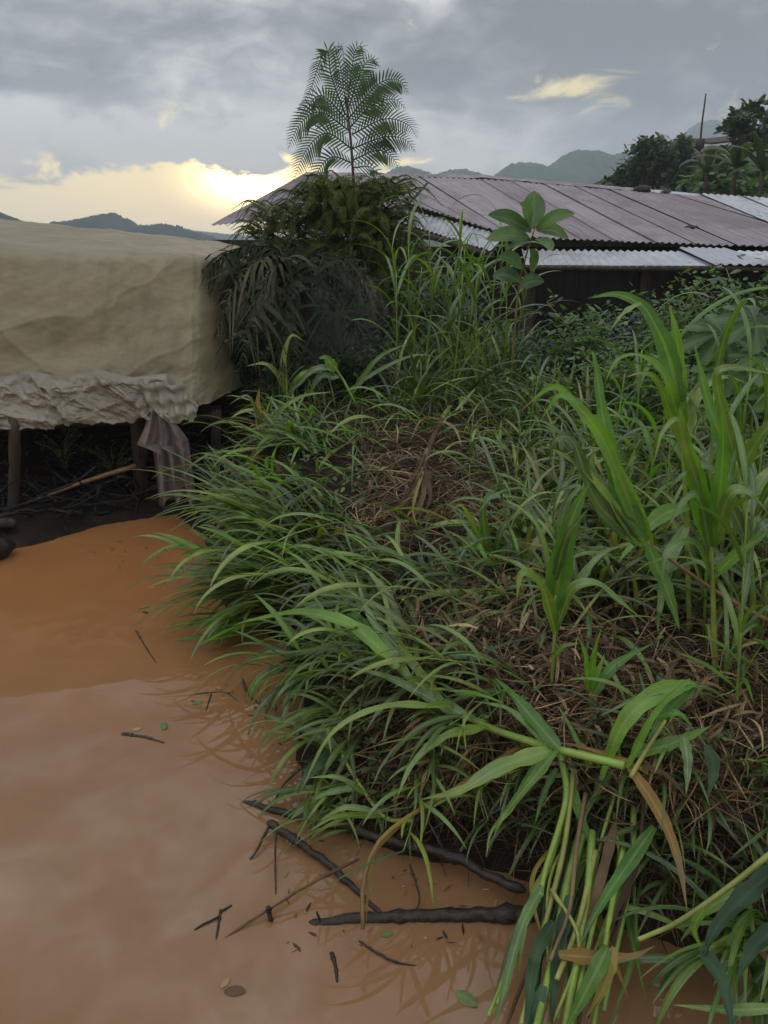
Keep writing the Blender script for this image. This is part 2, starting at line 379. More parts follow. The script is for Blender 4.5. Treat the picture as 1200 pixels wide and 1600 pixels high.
M['tarp'] = tarpmat('khaki_tarpaulin', (.140, .116, .066), (.262, .220, .132), .62, .08)
M['plastic'] = tarpmat('grey_plastic', (.12, .10, .078), (.31, .275, .22), .36, .15)
# corrugated sheets
def sheetmat(name, c1, c2, rust, amt, rough, metal):
    m, n, b, g = newmat(name); o = objvec(n); pv_ = posvec(n)
    a = nn(n, 'ShaderNodeAttribute', attribute_name='ld'); r, t, u = g.sep(a.outputs['Vector'])
    v = g.noise(g.comb(g.m('MULTIPLY', u, 26.0), g.m('MULTIPLY', t, 2.0), g.m('MULTIPLY', r, 31.0)), 1.2, 6, .65, .2)
    c = g.ramp(g.m('ADD', g.m('MULTIPLY', v, .75), g.m('MULTIPLY', r, .25)), [(.3, c1), (.7, c2)])
    rs = g.noise(pv_, 2.3, 7, .65, .4); c = g.mix(g.ss(g.m('ADD', rs, g.m('MULTIPLY', v, .2)), .58, .72, 0.0, amt), c, (*rust, 1))
    g.inp(b.inputs['Base Color'], c); b.inputs['Roughness'].default_value = rough; b.inputs['Metallic'].default_value = metal
    g.inp(b.inputs['Normal'], g.bump(rs, .25, .01)); return m
M['rusty'] = sheetmat('rusty_roof_sheet', (.150, .128, .148), (.315, .275, .305), (.12, .085, .085), .5, .55, .15)
M['zinc'] = sheetmat('zinc_roof_sheet', (.30, .32, .36), (.52, .54, .58), (.16, .14, .14), .5, .42, .5)
def hillmat(name, c1, c2):
    m, n, b, g = newmat(name); v = g.noise(posvec(n), .05, 8, .7); g.inp(b.inputs['Base Color'], g.ramp(v, [(.35, c1), (.65, c2)]))
    b.inputs['Roughness'].default_value = .95; return m
M['hill'] = hillmat('wooded_hill', (.020, .040, .022), (.050, .078, .040))

# ------------------------------------------------------------------ ground, water
def axis(lo, hi, fine0, fine1, step, grow):
    a = list(np.arange(fine0, fine1 + 1e-6, step)); s_ = step
    while a[-1] < hi: s_ *= grow; a.append(min(hi, a[-1] + s_))
    s_ = step
    while a[0] > lo: s_ *= grow; a.insert(0, max(lo, a[0] - s_))
    return np.array(a)
xs = axis(-845, 845, -2.6, 3.4, .03, 1.14); ys = axis(-60, 1205, .3, 7.2, .03, 1.13)
X, Y = np.meshgrid(xs, ys)
mb = MB(); mb.grid(np.stack([X, Y, H(X, Y)], -1)); tag(mb.build('ground', M['soil']), kind='structure')
mb = MB(); xa = np.linspace(-14, 9, 60); ya = np.linspace(-7.5, 6.2, 40); X, Y = np.meshgrid(xa, ya)
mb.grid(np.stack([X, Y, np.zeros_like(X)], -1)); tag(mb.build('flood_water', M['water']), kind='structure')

# ------------------------------------------------------------------ hills
def hill(name, pts, D, bumps, depth):
    pts = np.array(pts, float); n_ = 520
    px = np.linspace(pts[0, 0], pts[-1, 0], n_); py = np.interp(px, pts[:, 0], pts[:, 1])
    k = np.ones(7) / 7; pys = np.convolve(np.pad(py, 3, mode='edge'), k, 'valid')
    crest = np.array([at(a, b, D) for a, b in zip(px, pys)])
    hgt = crest[:, 2].copy(); rows = []
    for v in np.linspace(-1, 1, 41):
        f = (1 - abs(v) ** 1.5)
        z = hgt * f * (1 + .05 * np.sin(crest[:, 0] / D * 90 + v * 7)) + np.convolve(rng.random(n_ + 2) ** 2, [.3, .4, .3], 'valid') * bumps * .55 * min(1, 4 * f)
        rows.append(np.stack([crest[:, 0], crest[:, 1] + v * depth, z - 1.5], -1))
    mb = MB(); mb.grid(np.array(rows)); return tag(mb.build(name, M['hill'], flat=True), kind='structure')
hill('hill', [(-260, 300), (-100, 318), (-20, 322), (15, 330), (60, 343), (85, 352), (120, 366), (160, 380)], 200, 1.0, 50)
hill('hill', [(60, 380), (100, 356), (113, 347), (128, 342), (150, 338), (178, 335), (190, 340), (206, 352), (216, 353), (250, 350), (285, 356), (315, 370), (350, 378)], 330, 5.0, 80)
hill('hill', [(130, 378), (200, 358), (260, 352), (300, 356), (345, 364), (400, 366), (500, 372), (560, 378)], 620, 2.2, 150)
hill('hill', [(480, 330), (560, 285), (620, 264), (660, 263), (720, 268), (765, 270), (800, 258), (850, 255), (885, 241), (930, 237), (985, 236), (1060, 240), (1200, 262), (1400, 300)], 430, 3.0, 130)
hill('hill', [(960, 330), (1030, 270), (1065, 222), (1085, 202), (1105, 195), (1140, 197), (1180, 212), (1250, 240), (1400, 290)], 680, 3.5, 200)

# ------------------------------------------------------------------ trees at the right
def leafcloud(mb, clumps, size, n_each):
    for (c, r) in clumps:
        k = int(n_each * (r[0] * r[1] * r[2]) ** .5)
        d = rng.normal(size=(k, 3)); d /= np.linalg.norm(d, axis=1)[:, None]
        p = np.array(c) + d * np.array(r) * (rng.random((k, 1)) ** .45)
        a = rng.uniform(0, 2 * math.pi, k)
        mb.blades(p, a, rng.uniform(-.6, .9, k), rng.uniform(0, .8, k), size * rng.uniform(.6, 1.4, k), size * rng.uniform(.35, .6, k),
                  np.clip(rng.normal(.45, .25, k) + d[:, 2] * .1, 0, 1), N=4, twist=rng.uniform(-1.2, 1.2, k), prof='oval')
def tree(name, base, hgt, clumps, size, n_each, label, cat='tree', group=None, mat='treeleaf', tr=.16):
    t = empty(name, base, label, cat, group); mb = MB(); b = np.array(base)
    top = np.mean([c for c, r in clumps], 0) + [0, 0, -.3]
    mb.tube(spline([b - [0, 0, .3], (b * .5 + top * .5) + [tr * .6, 0, 0], top], 10), np.linspace(tr, tr * .4, 10), 8, rough=.08)
    for c, r in clumps: mb.tube(spline([b * .5 + top * .5, (b * .3 + top * .7 + np.array(c)) / 2, c], 8), np.linspace(tr * .4, tr * .08, 8), 5)
    mb.build('trunk', M['bark'], t, b); mb = MB(); leafcloud(mb, clumps, size, n_each); mb.build('crown', M[mat], t, b)
    return t
def P3(px, py, Y): return at(px, py, Y)
def mkclumps(lst, Y, k=1.28):
    out = []
    for px, py, rx, ry in lst:
        s_ = Y / F; out.append((P3(px, py, Y + rng.uniform(-.05, .05) * Y), (rx * s_ * k, max(rx, ry) * s_ * k, ry * s_ * k)))
    return out
def groundpt(px, Y):
    p = at(px, 380, Y); return np.array([p[0], Y, Hs(p[0], Y)])
tree('broadleaf_tree', groundpt(1005, 30), 5, mkclumps([(1010, 235, 16, 14), (1030, 228, 13, 10), (995, 250, 18, 14), (1020, 258, 24, 18), (985, 272, 20, 12), (1040, 250, 14, 16), (965, 284, 16, 6), (1005, 285, 24, 12), (1012, 222, 7, 6)], 30),
     .30, 420, 'dark rounded tree behind the roof ridge, left end of the tree row', group='trees beyond the long roof')
tree('broadleaf_tree', groundpt(1062, 33), 5, mkclumps([(1062, 232, 14, 14), (1050, 248, 18, 16), (1075, 250, 14, 20), (1066, 275, 24, 18), (1048, 275, 16, 14), (1072, 222, 6, 8)], 33),
     .30, 420, 'dark bushy tree next to the thin mast, with a flat-sided crown', group='trees beyond the long roof')
tree('broadleaf_tree', groundpt(1165, 24), 6, mkclumps([(1160, 190, 12, 9), (1148, 180, 9, 6), (1172, 178, 11, 8), (1183, 168, 6, 8), (1162, 205, 18, 12), (1150, 193, 14, 6), (1178, 215, 20, 14), (1160, 235, 22, 18), (1188, 240, 20, 18), (1140, 205, 8, 5), (1168, 168, 5, 4)], 24),
     .26, 430, 'tall ragged tree with spiky top rising above the small hut', group='trees beyond the long roof')
tree('broadleaf_tree', groundpt(1215, 26), 6, mkclumps([(1205, 190, 10, 14), (1215, 210, 20, 26), (1205, 245, 20, 20), (1235, 230, 26, 30), (1215, 275, 26, 20)], 26),
     .26, 430, 'dark tree cut by the right edge of the picture behind the roof', group='trees beyond the long roof')
tree('shrub', groundpt(1120, 22), 2.5, mkclumps([(1110, 280, 20, 12), (1135, 270, 22, 14), (1160, 280, 22, 14), (1185, 275, 22, 18), (1140, 292, 40, 8), (1085, 285, 16, 8), (1180, 292, 30, 8)], 22),
     .26, 520, 'green undergrowth bush just behind the white ridge cap', 'bush', mat='weed', tr=.08)
def banana(px, py, Y, n_, L, label):
    p = at(px, py, Y); b = np.array([p[0], Y, Hs(p[0], Y)]); t = empty('banana_plant', b, label, 'banana plant', 'banana plants behind the long roof')
    mb = MB(); mb.tube(spline([b - [0, 0, .2], (b + p) / 2, p], 8), np.linspace(.09, .05, 8), 8); mb.build('trunk', M['bark'], t, b)
    for i in range(n_):
        a = i * 2.4 + rng.uniform(-.3, .3); mb = MB()
        mb.blades(np.array([p]), np.array([a]), np.array([rng.uniform(.5, 1.2)]), np.array([rng.uniform(1.2, 2.0)]), np.array([L * rng.uniform(.8, 1.1)]), np.array([L * .19]), np.array([rng.uniform(.3, .9)]), N=14, twist=rng.uniform(-.6, .6, 1), prof='oval', fold=.4)
        mb.build('leaf', M['treeleaf'], t, b)
banana(1105, 270, 20, 8, 1.1, 'banana plant with drooping leaves left of the small hut')
banana(1150, 262, 19, 8, 1.2, 'banana plant with arching leaves right below the small hut')
banana(1192, 268, 18, 8, 1.2, 'banana plant at the right picture edge behind the roof ridge')
# mast
b0 = groundpt(1093, 28); t = empty('antenna_mast', b0, 'thin tall bamboo mast leaning slightly above the distant trees', 'mast')
mb = MB(); mb.tube(spline([b0 - [0, 0, .3], P3(1094, 230, 28), P3(1103, 146, 28)], 12), np.linspace(.06, .022, 12), 6); mb.build('pole', M['post'], t, b0)
mb = MB(); mb.box(P3(1093, 226, 28), (.25, .2, .35)); mb.build('clamp_box', M['post'], t, b0)
# hut
hp = P3(1138, 236, 30); t = empty('hut', (hp[0], hp[1], Hs(hp[0], hp[1])), 'small brown wooden hut with a lean-to roof among the trees', 'hut')
o_ = np.array([hp[0], hp[1], Hs(hp[0], hp[1])])
mb = MB(); mb.box((hp[0], hp[1], (hp[2] + .1 + o_[2] - .2) / 2), (1.5, 1.4, hp[2] + .1 - o_[2] + .2), .2); mb.build('wall', M['framewood'], t, o_, True)
mb = MB(); mb.add([hp + v_ for v_ in ([-1.0, -1, .1], [1.0, -1, .32], [1.0, 1, .62], [-1.0, 1, .4], [-1.0, -1, .16], [1.0, -1, .38], [1.0, 1, .68], [-1.0, 1, .46])],
       np.array([[0, 3, 2, 1], [4, 5, 6, 7], [0, 1, 5, 4], [1, 2, 6, 5], [2, 3, 7, 6], [3, 0, 4, 7]])); mb.build('roof', M['post'], t, o_, True)
mb = MB(); mb.box(hp + [.35, -.78, -.25], (.35, .06, .5), .2); mb.build('window', M['stone'], t, o_, True)

# ------------------------------------------------------------------ long house with corrugated roof
hb = np.array([1.6, 9.0, 0.0]); hb[2] = Hs(1.6, 9.0)
house = empty('house', hb, 'low house with patched rusty and zinc corrugated roof behind the bank', 'house')
def sheet(T0, T1, B0, B1, mat, pitch=.076, amp=.009, name='roof_sheet', nv=14, sag=.0):
    """corrugated sheet: waves counted along the top edge, running down to the bottom edge"""
    T0, T1, B0, B1 = map(np.array, (T0, T1, B0, B1)); w = max(np.linalg.norm(T1 - T0), np.linalg.norm(B1 - B0))
    nw = max(2, round(w / pitch)); nu = nw * 6 + 1; u = np.linspace(0, 1, nu)[:, None, None]; v = np.linspace(0, 1, nv)[None, :, None]
    P = (T0 * (1 - u) + T1 * u) * (1 - v) + (B0 * (1 - u) + B1 * u) * v
    nrm = np.cross(T1 - T0, B0 - T0); nrm /= np.linalg.norm(nrm); nrm = nrm if nrm[2] > 0 else -nrm
    P = P + nrm * (amp * np.cos(u * nw * 2 * math.pi)) + nrm * sag * np.sin(v * 5 + rng.uniform(0, 6)) + rng.normal(0, 1, 3) * .0
    r = rng.random(); C = np.zeros(P.shape); C[..., 0] = r; C[..., 1] = v[..., 0] * np.ones_like(u[..., 0]); C[..., 2] = u[..., 0] * np.ones_like(v[..., 0])
    mb = MB(); mb.grid(P, C); mb.grid(P[::-1] - nrm * .0022, C[::-1]); return mb.build(name, M[mat], house, hb)
def lerp(a, b, t): return np.array(a) * (1 - t) + np.array(b) * t
# main (front) plane: top edge = ridge
RT = [(478, 272, 11.2), (620, 272, 11.1), (760, 277, 11.0), (900, 288, 10.8), (1010, 299, 10.6), (1100, 306, 10.4), (1260, 318, 10.2)]
def pathpt(L, t):
    L = np.array(L, float); k = np.linspace(0, 1, len(L)); return np.array([np.interp(t, k, L[:, i]) for i in range(3)])
topL = [(520, 271.5, 11.15), (650, 273, 11.08), (790, 279, 10.95), (940, 292, 10.72), (1090, 305.5, 10.4)]
botL = [(640, 318, 9.4), (800, 369.5, 8.25), (960, 377, 8.18), (1150, 384, 8.08), (1420, 391, 7.95)]
nS = 12
for i in range(nS):
    a, b_ = i / nS, (i + 1) / nS + .02
    q0, q1, q2, q3 = pathpt(topL, a), pathpt(topL, min(b_, 1.01)), pathpt(botL, a), pathpt(botL, min(b_, 1.01))
    up_ = np.array([0, 0, .004 * (i % 2)])
    sheet(at(*q0) + up_, at(*q1) + up_, at(*q2) + up_, at(*q3) + up_, 'rusty')
# left hip part (dark side towards the fern)
hipT = at(478, 271, 11.2)
for i in range(5):
    a, b_ = i / 5, (i + 1) / 5 + .02
    sheet(lerp(hipT, at(520, 271.5, 11.15), a), lerp(hipT, at(520, 271.5, 11.15), min(b_, 1)), lerp(at(330, 352, 9.9), at(640, 322, 9.4), a), lerp(at(330, 352, 9.9), at(640, 322, 9.4), min(b_, 1)), 'rusty')
# zinc lower strips
dn = np.array([0, 0, -.03])
sheet(at(610, 316, 9.6) + dn, at(790, 364, 8.35) + dn, at(612, 338, 9.1) + dn, at(768, 387, 7.95) + dn, 'zinc')
sheet(at(815, 385, 8.0) + dn, at(1060, 388, 7.9) + dn, at(822, 413, 7.25) + dn, at(1120, 412, 7.2) + dn, 'zinc', amp=.011)
sheet(at(1055, 386, 7.95), at(1130, 388, 7.9), at(1112, 413, 7.2), at(1215, 414, 7.15), 'zinc')
sheet(at(1105, 386, 7.9) + dn, at(1300, 390, 7.8) + dn, at(1200, 413, 7.2) + dn, at(1380, 416, 7.1) + dn, 'zinc')
for i in range(3):
    a, b_ = i / 3, (i + 1) / 3 + .02
    sheet(lerp(at(1090, 304, 10.42), at(1300, 318, 10.2), a) + [0, 0, .015], lerp(at(1090, 304, 10.42), at(1300, 318, 10.2), min(b_, 1)) + [0, 0, .015],
          lerp(at(1290, 386, 8.0), at(1480, 392, 7.9), a), lerp(at(1290, 386, 8.0), at(1480, 392, 7.9), min(b_, 1)), 'zinc')
# back plane
sheet(at(478, 273, 11.25), at(1300, 320, 10.25), at(478, 273, 11.25) + [0, 2.5, -.7], at(1300, 320, 10.25) + [0, 2.5, -.7], 'rusty')
# ridge caps
for i, (L0, L1, mt) in enumerate([((478, 270, 11.2), (760, 275, 11.0), 'rusty'), ((755, 275, 11.0), (1000, 296, 10.6), 'rusty'), ((990, 295, 10.62), (1120, 307, 10.38), 'zinc'), ((1110, 305.5, 10.4), (1300, 319, 10.18), 'zinc')]):
    a, b_ = at(*L0), at(*L1); n_ = 30; mb = MB(); rows = []
    for k in range(n_):
        p = lerp(a, b_, k / (n_ - 1)) + [0, 0, .012 + rng.uniform(-.004, .004)]
        rows.append([p + [0, -.13, -.045 + rng.uniform(-.006, .006)], p + [0, -.06, -.008], p, p + [0, .06, -.008], p + [0, .13, -.045]])
    Rw = np.array(rows); C = np.full(Rw.shape, .5); C[..., 2] = np.linspace(0, 1, n_)[:, None]
    mb.grid(Rw, C); mb.build('ridge_cap', M[mt], house, hb)
# walls, posts and the wooden frame under the eave
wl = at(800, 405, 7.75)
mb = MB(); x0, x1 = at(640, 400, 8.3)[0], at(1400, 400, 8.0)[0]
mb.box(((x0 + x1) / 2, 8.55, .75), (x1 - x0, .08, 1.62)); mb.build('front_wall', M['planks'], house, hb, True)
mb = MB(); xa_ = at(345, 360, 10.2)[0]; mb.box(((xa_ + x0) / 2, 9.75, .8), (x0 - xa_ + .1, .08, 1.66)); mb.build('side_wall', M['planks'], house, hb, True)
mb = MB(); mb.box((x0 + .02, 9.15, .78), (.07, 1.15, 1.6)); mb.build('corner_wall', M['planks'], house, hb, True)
for px in (830, 1010, 1200):
    p = at(px, 416, 7.4); mb = MB(); mb.box((p[0], 7.42, (p[2] - .02 + .2) / 2), (.09, .09, p[2] - .02 - .2)); mb.build('eave_post', M['post'], house, hb, True)
a, b_ = at(612, 342, 9.1), at(770, 391, 7.95); mb = MB(); mb.tube(np.array([lerp(a, b_, t_) - [0, -.02, .05] for t_ in np.linspace(0, 1, 8)]), .035, 6, rough=.1); mb.build('eave_beam', M['post'], house, hb)
mb = MB(); a, b_ = at(818, 419, 7.28), at(1230, 420, 7.2); mb.tube(np.array([lerp(a, b_, t_) for t_ in np.linspace(0, 1, 8)]), .03, 6, rough=.1); mb.build('eave_beam', M['post'], house, hb)
fr = empty('wooden_frame', at(655, 470, 6.9) * [1, 1, 0] + [0, 0, .5], 'yellowish broken wooden frame standing in the gloom under the eave', 'wooden frame')
fo = np.array(fr.location)
for (a, b_, r_) in [((630, 425, 6.9), (690, 428, 6.9), .014), ((640, 418, 6.9), (642, 520, 6.9), .016), ((684, 420, 6.9), (682, 520, 6.9), .014), ((640, 450, 6.9), (684, 452, 6.9), .01), ((636, 474, 6.9), (688, 472, 6.9), .012), ((655, 425, 6.88), (676, 470, 6.88), .007)]:
    mb = MB(); mb.tube(spline([at(*a), at(*b_)], 5), r_, 4, rough=.1); mb.build('bar', M['framewood'], fr, fo)
# things on the roof
def lump(name, p, r, mat, label, cat, sq=(1, 1, .6), group=None):
    th, ph = np.meshgrid(np.linspace(0, 2 * math.pi, 15)[:-1], np.linspace(.05, math.pi - .05, 9)); k = 1 + rng.normal(0, .09, th.shape)
    V = np.stack([np.cos(th) * np.sin(ph) * k * sq[0], np.sin(th) * np.sin(ph) * k * sq[1], np.cos(ph) * k * sq[2]], -1) * r + p
    mb = MB(); mb.grid(V, close=True); return tag(mb.build(name, M[mat], origin=p, flat=False), label, cat, group)
lump('stone', at(1004, 299, 10.5) + [0, 0, .02], .085, 'post', 'dark stone weighing down the ridge sheets of the roof', 'stone', (1.3, 1, .6))
lump('stone', at(1040, 302, 10.45) + [0, 0, .01], .045, 'post', 'smaller dark stone on the ridge right of the big one', 'stone', (1.6, 1, .5))
lump('stone', at(1080, 359, 8.75) + [0, 0, .02], .05, 'post', 'small dark stone lying low on the brown roof sheets', 'stone', (1.5, 1, .5))
# pole leaning on the roof
p0, p1 = at(612, 348, 8.6), at(668, 286, 9.9); mb = MB(); mb.tube(spline([p0, p1], 8), .014, 5, rough=.1); tag(mb.build('stick', M['post'], origin=p0), 'thin dark stick lying across the roof beside the fern', 'stick')

# ------------------------------------------------------------------ tarpaulin shelter
tb = np.array([-2.2, 4.9, 0.0]); tb[2] = Hs(-2.2, 4.9)
tent = empty('tarpaulin_shelter', tb, 'low shelter covered by a large khaki tarpaulin at the water', 'shelter')
botP = [(-260, 672, 4.35), (-60, 668, 4.45), (60, 664, 4.5), (150, 656, 4.52), (220, 648, 4.55), (300, 640, 4.62), (352, 628, 4.8)]
midP = [(-260, 372, 4.9), (-60, 382, 4.95), (60, 388, 5.0), (150, 391, 5.05), (220, 393, 5.15), (300, 396, 5.3), (352, 402, 5.5)]
topP = [(-260, 318, 8.4), (-60, 334, 8.3), (60, 347, 8.2), (150, 356, 8.1), (220, 363, 8.0), (300, 372, 7.9), (348, 379, 7.8)]
nu, nv = 260, 170; rows = []
for v_ in np.linspace(0, 1, nv):
    row = []
    for u_ in np.linspace(0, 1, nu):
        if v_ < .72: q = lerp(pathpt(botP, u_), pathpt(midP, u_), v_ / .72)
        else: q = lerp(pathpt(midP, u_), pathpt(topP, u_), (v_ - .72) / .28)
        row.append(at(*q))
    rows.append(row)
TP = np.array(rows); K = 40   # round the shoulder a little
sm = TP.copy()
for _ in range(K): sm[1:-1] = (sm[:-2] + sm[2:] + 2 * sm[1:-1]) / 4
TP = sm; vv = np.linspace(0, 1, nv)[:, None]; uu = np.linspace(0, 1, nu)[None, :]
def fold_(u, v, a, b, s_, ph): 
    x = (u * a + v * b) * s_ + ph; return 1 - np.abs(np.sin(x)) ** .6
def vn(u, v, sx, sy, seed):
    r2 = np.random.default_rng(seed); o = 0; amp = 1; tot = 0
    for k in range(4):
        for _ in range(4):
            th = r2.uniform(0, 6.3); o = o + amp * np.sin(u * sx * 6.3 * math.cos(th) + v * sy * 6.3 * math.sin(th) + r2.uniform(0, 6.3)); 
        tot += amp * 2; sx *= 1.9; sy *= 1.9; amp *= .55
    return o / tot
low = smooth((.26 - vv) / .2)
d_ = .030 * vn(uu, vv, 2.2, 1.5, 1) + .026 * (fold_(uu + .1 * vn(uu, vv, 2, 2, 31), vv, 3, 2.2, 1.7, .4) - .5) + .020 * (fold_(uu + .1 * vn(uu, vv, 2, 2, 33), vv, 2, -3.2, 2.3, 1.4) - .5) + .010 * vn(uu, vv, 6, 5, 2) * (1 + 2 * low) + low * (.050 * (fold_(uu + .05 * vn(uu, vv, 3, 3, 4), vv, 9, 5, 1.6, 1) - .5) + .03 * (fold_(uu + .05 * vn(uu, vv, 3, 3, 5), vv, 7, -6, 2.2, 2) - .5))
topb = smooth((vv - .70) / .1); d_ = d_ * (1 - topb)
TP[..., 1] += 1.5 * np.clip((uu - .86) / .14, 0, 1) ** 2.2 * (1 - topb) * (.35 + .65 * vv); TP[..., 1] -= d_ * 1.0; TP[..., 2] += d_ * .5 * (1 - low)
TP[..., 2] += topb * (.020 * (fold_(uu, vv, 6, 12, 1.4, .5) - .5) + .012 * vn(uu, vv, 5, 6, 6))
TP[0, :, 2] += .018 * vn(uu[0], 0 * uu[0], 9, 1, 8); TP[1, :, 2] += .012 * vn(uu[0], 0 * uu[0], 9, 1, 8)
mb = MB(); mb.grid(TP); mb.build('tarpaulin', M['tarp'], tent, tb)
# right end of the tarpaulin turning back
e = TP[:, -1]; rows = [e, e + np.array([.10, .25, -.03]), e + np.array([.14, .7, -.12]), e + np.array([.1, 1.4, -.25])]
mb = MB(); mb.grid(np.array(rows)); mb.build('tarpaulin_end', M['tarp'], tent, tb)
# crumpled grey plastic skirt
nu, nv = 300, 70; uu = np.linspace(0, 1, nu)[None, :]; vv = np.linspace(0, 1, nv)[:, None]
bot2 = [(-200, 672, 4.30), (0, 668, 4.38), (75, 668, 4.40), (115, 660, 4.41), (190, 660, 4.43), (240, 648, 4.42), (270, 650, 4.40), (306, 655, 4.42)]
# the skirt thins out towards its right end
top2 = [(-200, 590, 4.46), (0, 590, 4.49), (50, 576, 4.52), (100, 588, 4.50), (150, 574, 4.53), (210, 588, 4.50), (262, 582, 4.54), (312, 632, 4.52)]
P = np.array([[at(*lerp(pathpt(top2, u_), pathpt(bot2, u_), v_)) for u_ in uu[0]] for v_ in vv[:, 0]])
PX = np.array([[lerp(pathpt(top2, u_), pathpt(bot2, u_), v_)[:2] for u_ in uu[0]] for v_ in vv[:, 0]])
cr = np.zeros((nv, nu))
for (x0, y0, x1, y1, w_, a_) in [(45, 572, 120, 660, 9, 1.), (0, 600, 70, 632, 8, .6), (150, 560, 238, 648, 12, 1.1), (300, 580, 170, 598, 7, .8), (232, 585, 242, 655, 7, .7), (130, 600, 50, 612, 8, .6), (262, 586, 300, 655, 9, .9), (-30, 640, 90, 655, 9, .8), (120, 655, 236, 606, 7, .5), (20, 580, 0, 660, 9, .6), (90, 640, 150, 600, 6, .5), (-160, 590, -90, 660, 12, 1.), (-80, 600, -130, 660, 9, .6), (200, 600, 300, 625, 6, .6), (70, 600, 170, 650, 5, .4)]:
    ex, ey = x1 - x0, y1 - y0; L2 = ex * ex + ey * ey; wb = 6 * vn(uu, vv, 8, 2, int(abs(x0)) + 3)
    t_ = np.clip(((PX[..., 0] - x0) * ex + (PX[..., 1] - y0) * ey) / L2, 0, 1); d2 = np.abs(np.hypot(PX[..., 0] - x0 - t_ * ex, PX[..., 1] - y0 - t_ * ey) + wb)
    cr = np.maximum(cr, a_ * np.exp(-(d2 / w_) ** 1.3))
cr = cr * .055 + .012 * vn(uu, vv, 9, 3, 22)
P[..., 1] -= cr * smooth(vv / .2) + .03; P[-1, :, 2] += .02 * vn(uu[0], 0 * uu[0], 14, 1, 61); P[-2, :, 2] += .012 * vn(uu[0], 0 * uu[0], 14, 1, 61)
mb = MB(); mb.grid(P); mb.build('plastic_skirt', M['plastic'], tent, tb)
# pointed flap at the right
mb = MB(); a, b_, c_ = at(205, 596, 4.38), at(285, 600, 4.45), at(308, 654, 4.36); d0 = at(262, 664, 4.3)
n_ = 16; rows = [[lerp(lerp(a, b_, j / n_), lerp(d0, c_, j / n_), i / n_) + np.array([0, .02 * math.sin(j * 1.3 + i * .5) - .012 * math.sin(i * 1.1), .01 * math.sin(j * .9)]) for j in range(n_ + 1)] for i in range(n_ + 1)]
mb.grid(np.array(rows)); mb.build('plastic_flap', M['plastic'], tent, tb)
# frame under the tarpaulin
def post(p0, p1, r, name='post', par=tent, mat='post', org=tb, rough=.12):
    mb = MB(); mb.tube(spline([p0, (np.array(p0) + p1) / 2 + rng.normal(0, .012, 3), p1], 9), r, 8, rough=rough); return mb.build(name, M[mat], par, org)
f0 = onz(12, 812, .02); post(f0 - [0, 0, .15], at(24, 650, f0[1] - .02), .035)
f1 = at(222, 795, 4.75); post(f1 - [0, 0, .15], at(214, 652, 4.7), .045)
f2 = at(330, 790, 5.0); post(f2 - [0, 0, .2], at(338, 640, 4.95), .035)
f3 = at(120, 790, 5.1); post(f3 - [0, 0, .2], at(118, 640, 5.1), .035)
post(at(-200, 682, 4.62), at(340, 652, 4.9), .03, 'beam'); post(at(-200, 640, 5.0), at(345, 640, 5.2), .03, 'beam')
mb = MB(); 
for k in range(9):
    z = .16 + k * .07; mb.tube(spline([[-5.2, 5.35 + rng.uniform(-.03, .03), z], [-3, 5.3, z + rng.uniform(-.02, .02)], [-1.15, 5.45, z + .02]], 10), .028 + rng.uniform(0, .01), 6, rough=.12)
mb.build('log_wall', M['planks'], tent, tb)
# leaning pole, rag, log, brush under the shelter
p0, p1 = at(28, 792, 4.42), at(212, 728, 4.62); mb = MB(); mb.tube(spline([p0, (p0 + p1) / 2 + [0, 0, .012], p1], 12), np.linspace(.010, .016, 12), 7, rough=.1)
tag(mb.build('bamboo_pole', M['pole'], origin=p0), 'thin reddish brown pole leaning in the dark under the tarpaulin', 'pole')
nu, nv = 90, 60; rows = []
for j in range(nv):
    v_ = j / (nv - 1); row = []
    xl = np.interp(v_, [0, .2, .35, .42, 1], [232, 222, 212, 238, 248]); xr = np.interp(v_, [0, .3, 1], [262, 292, 307]); yb = 645 + 145 * v_
    for i in range(nu):
        u_ = i / (nu - 1); ed = -8 * math.sin(u_ * 3.1) * (v_ > .9)
        p = at(xl + (xr - xl) * u_, yb + ed * 1.0 + 6 * math.sin(u_ * 17) * v_ ** 6, 4.33)
        p[1] += (.022 + .012 * v_) * math.sin(u_ * 19 + .9 * math.sin(v_ * 3)) + .006 * math.sin(u_ * 43 + v_ * 9); row.append(p)
    rows.append(row)
mb = MB(); Rg = np.array(rows); mb.grid(Rg); Rb = Rg[::-1].copy(); Rb[..., 1] += .006; mb.grid(Rb); tag(mb.build('hanging_sack', M['rag'], origin=Rg[0, 45]), 'grey pleated sack cloth hanging from the tarpaulin edge over the water', 'sack cloth')
lp = onz(-40, 868, .05); le = onz(22, 850, .05); mb = MB(); mb.tube(spline([lp + [-.3, 0, 0], lp, le], 9), np.array([.07, .065, .065, .06, .06, .065, .06, .05, .02]), 12, rough=.1)
tag(mb.build('log', M['wetwood'], origin=lp), 'dark wet log end lying in the water at the left edge', 'log')
lp = at(2, 815, 4.12); mb = MB(); mb.tube(spline([lp + [-.3, 0, .02], lp, lp + [.09, -.02, -.01]], 8), np.array([.045, .045, .045, .04, .04, .04, .035, .015]), 10, rough=.12)
tag(mb.build('log', M['post'], origin=lp), 'mossy short log stacked above the wet log at the left edge', 'log')

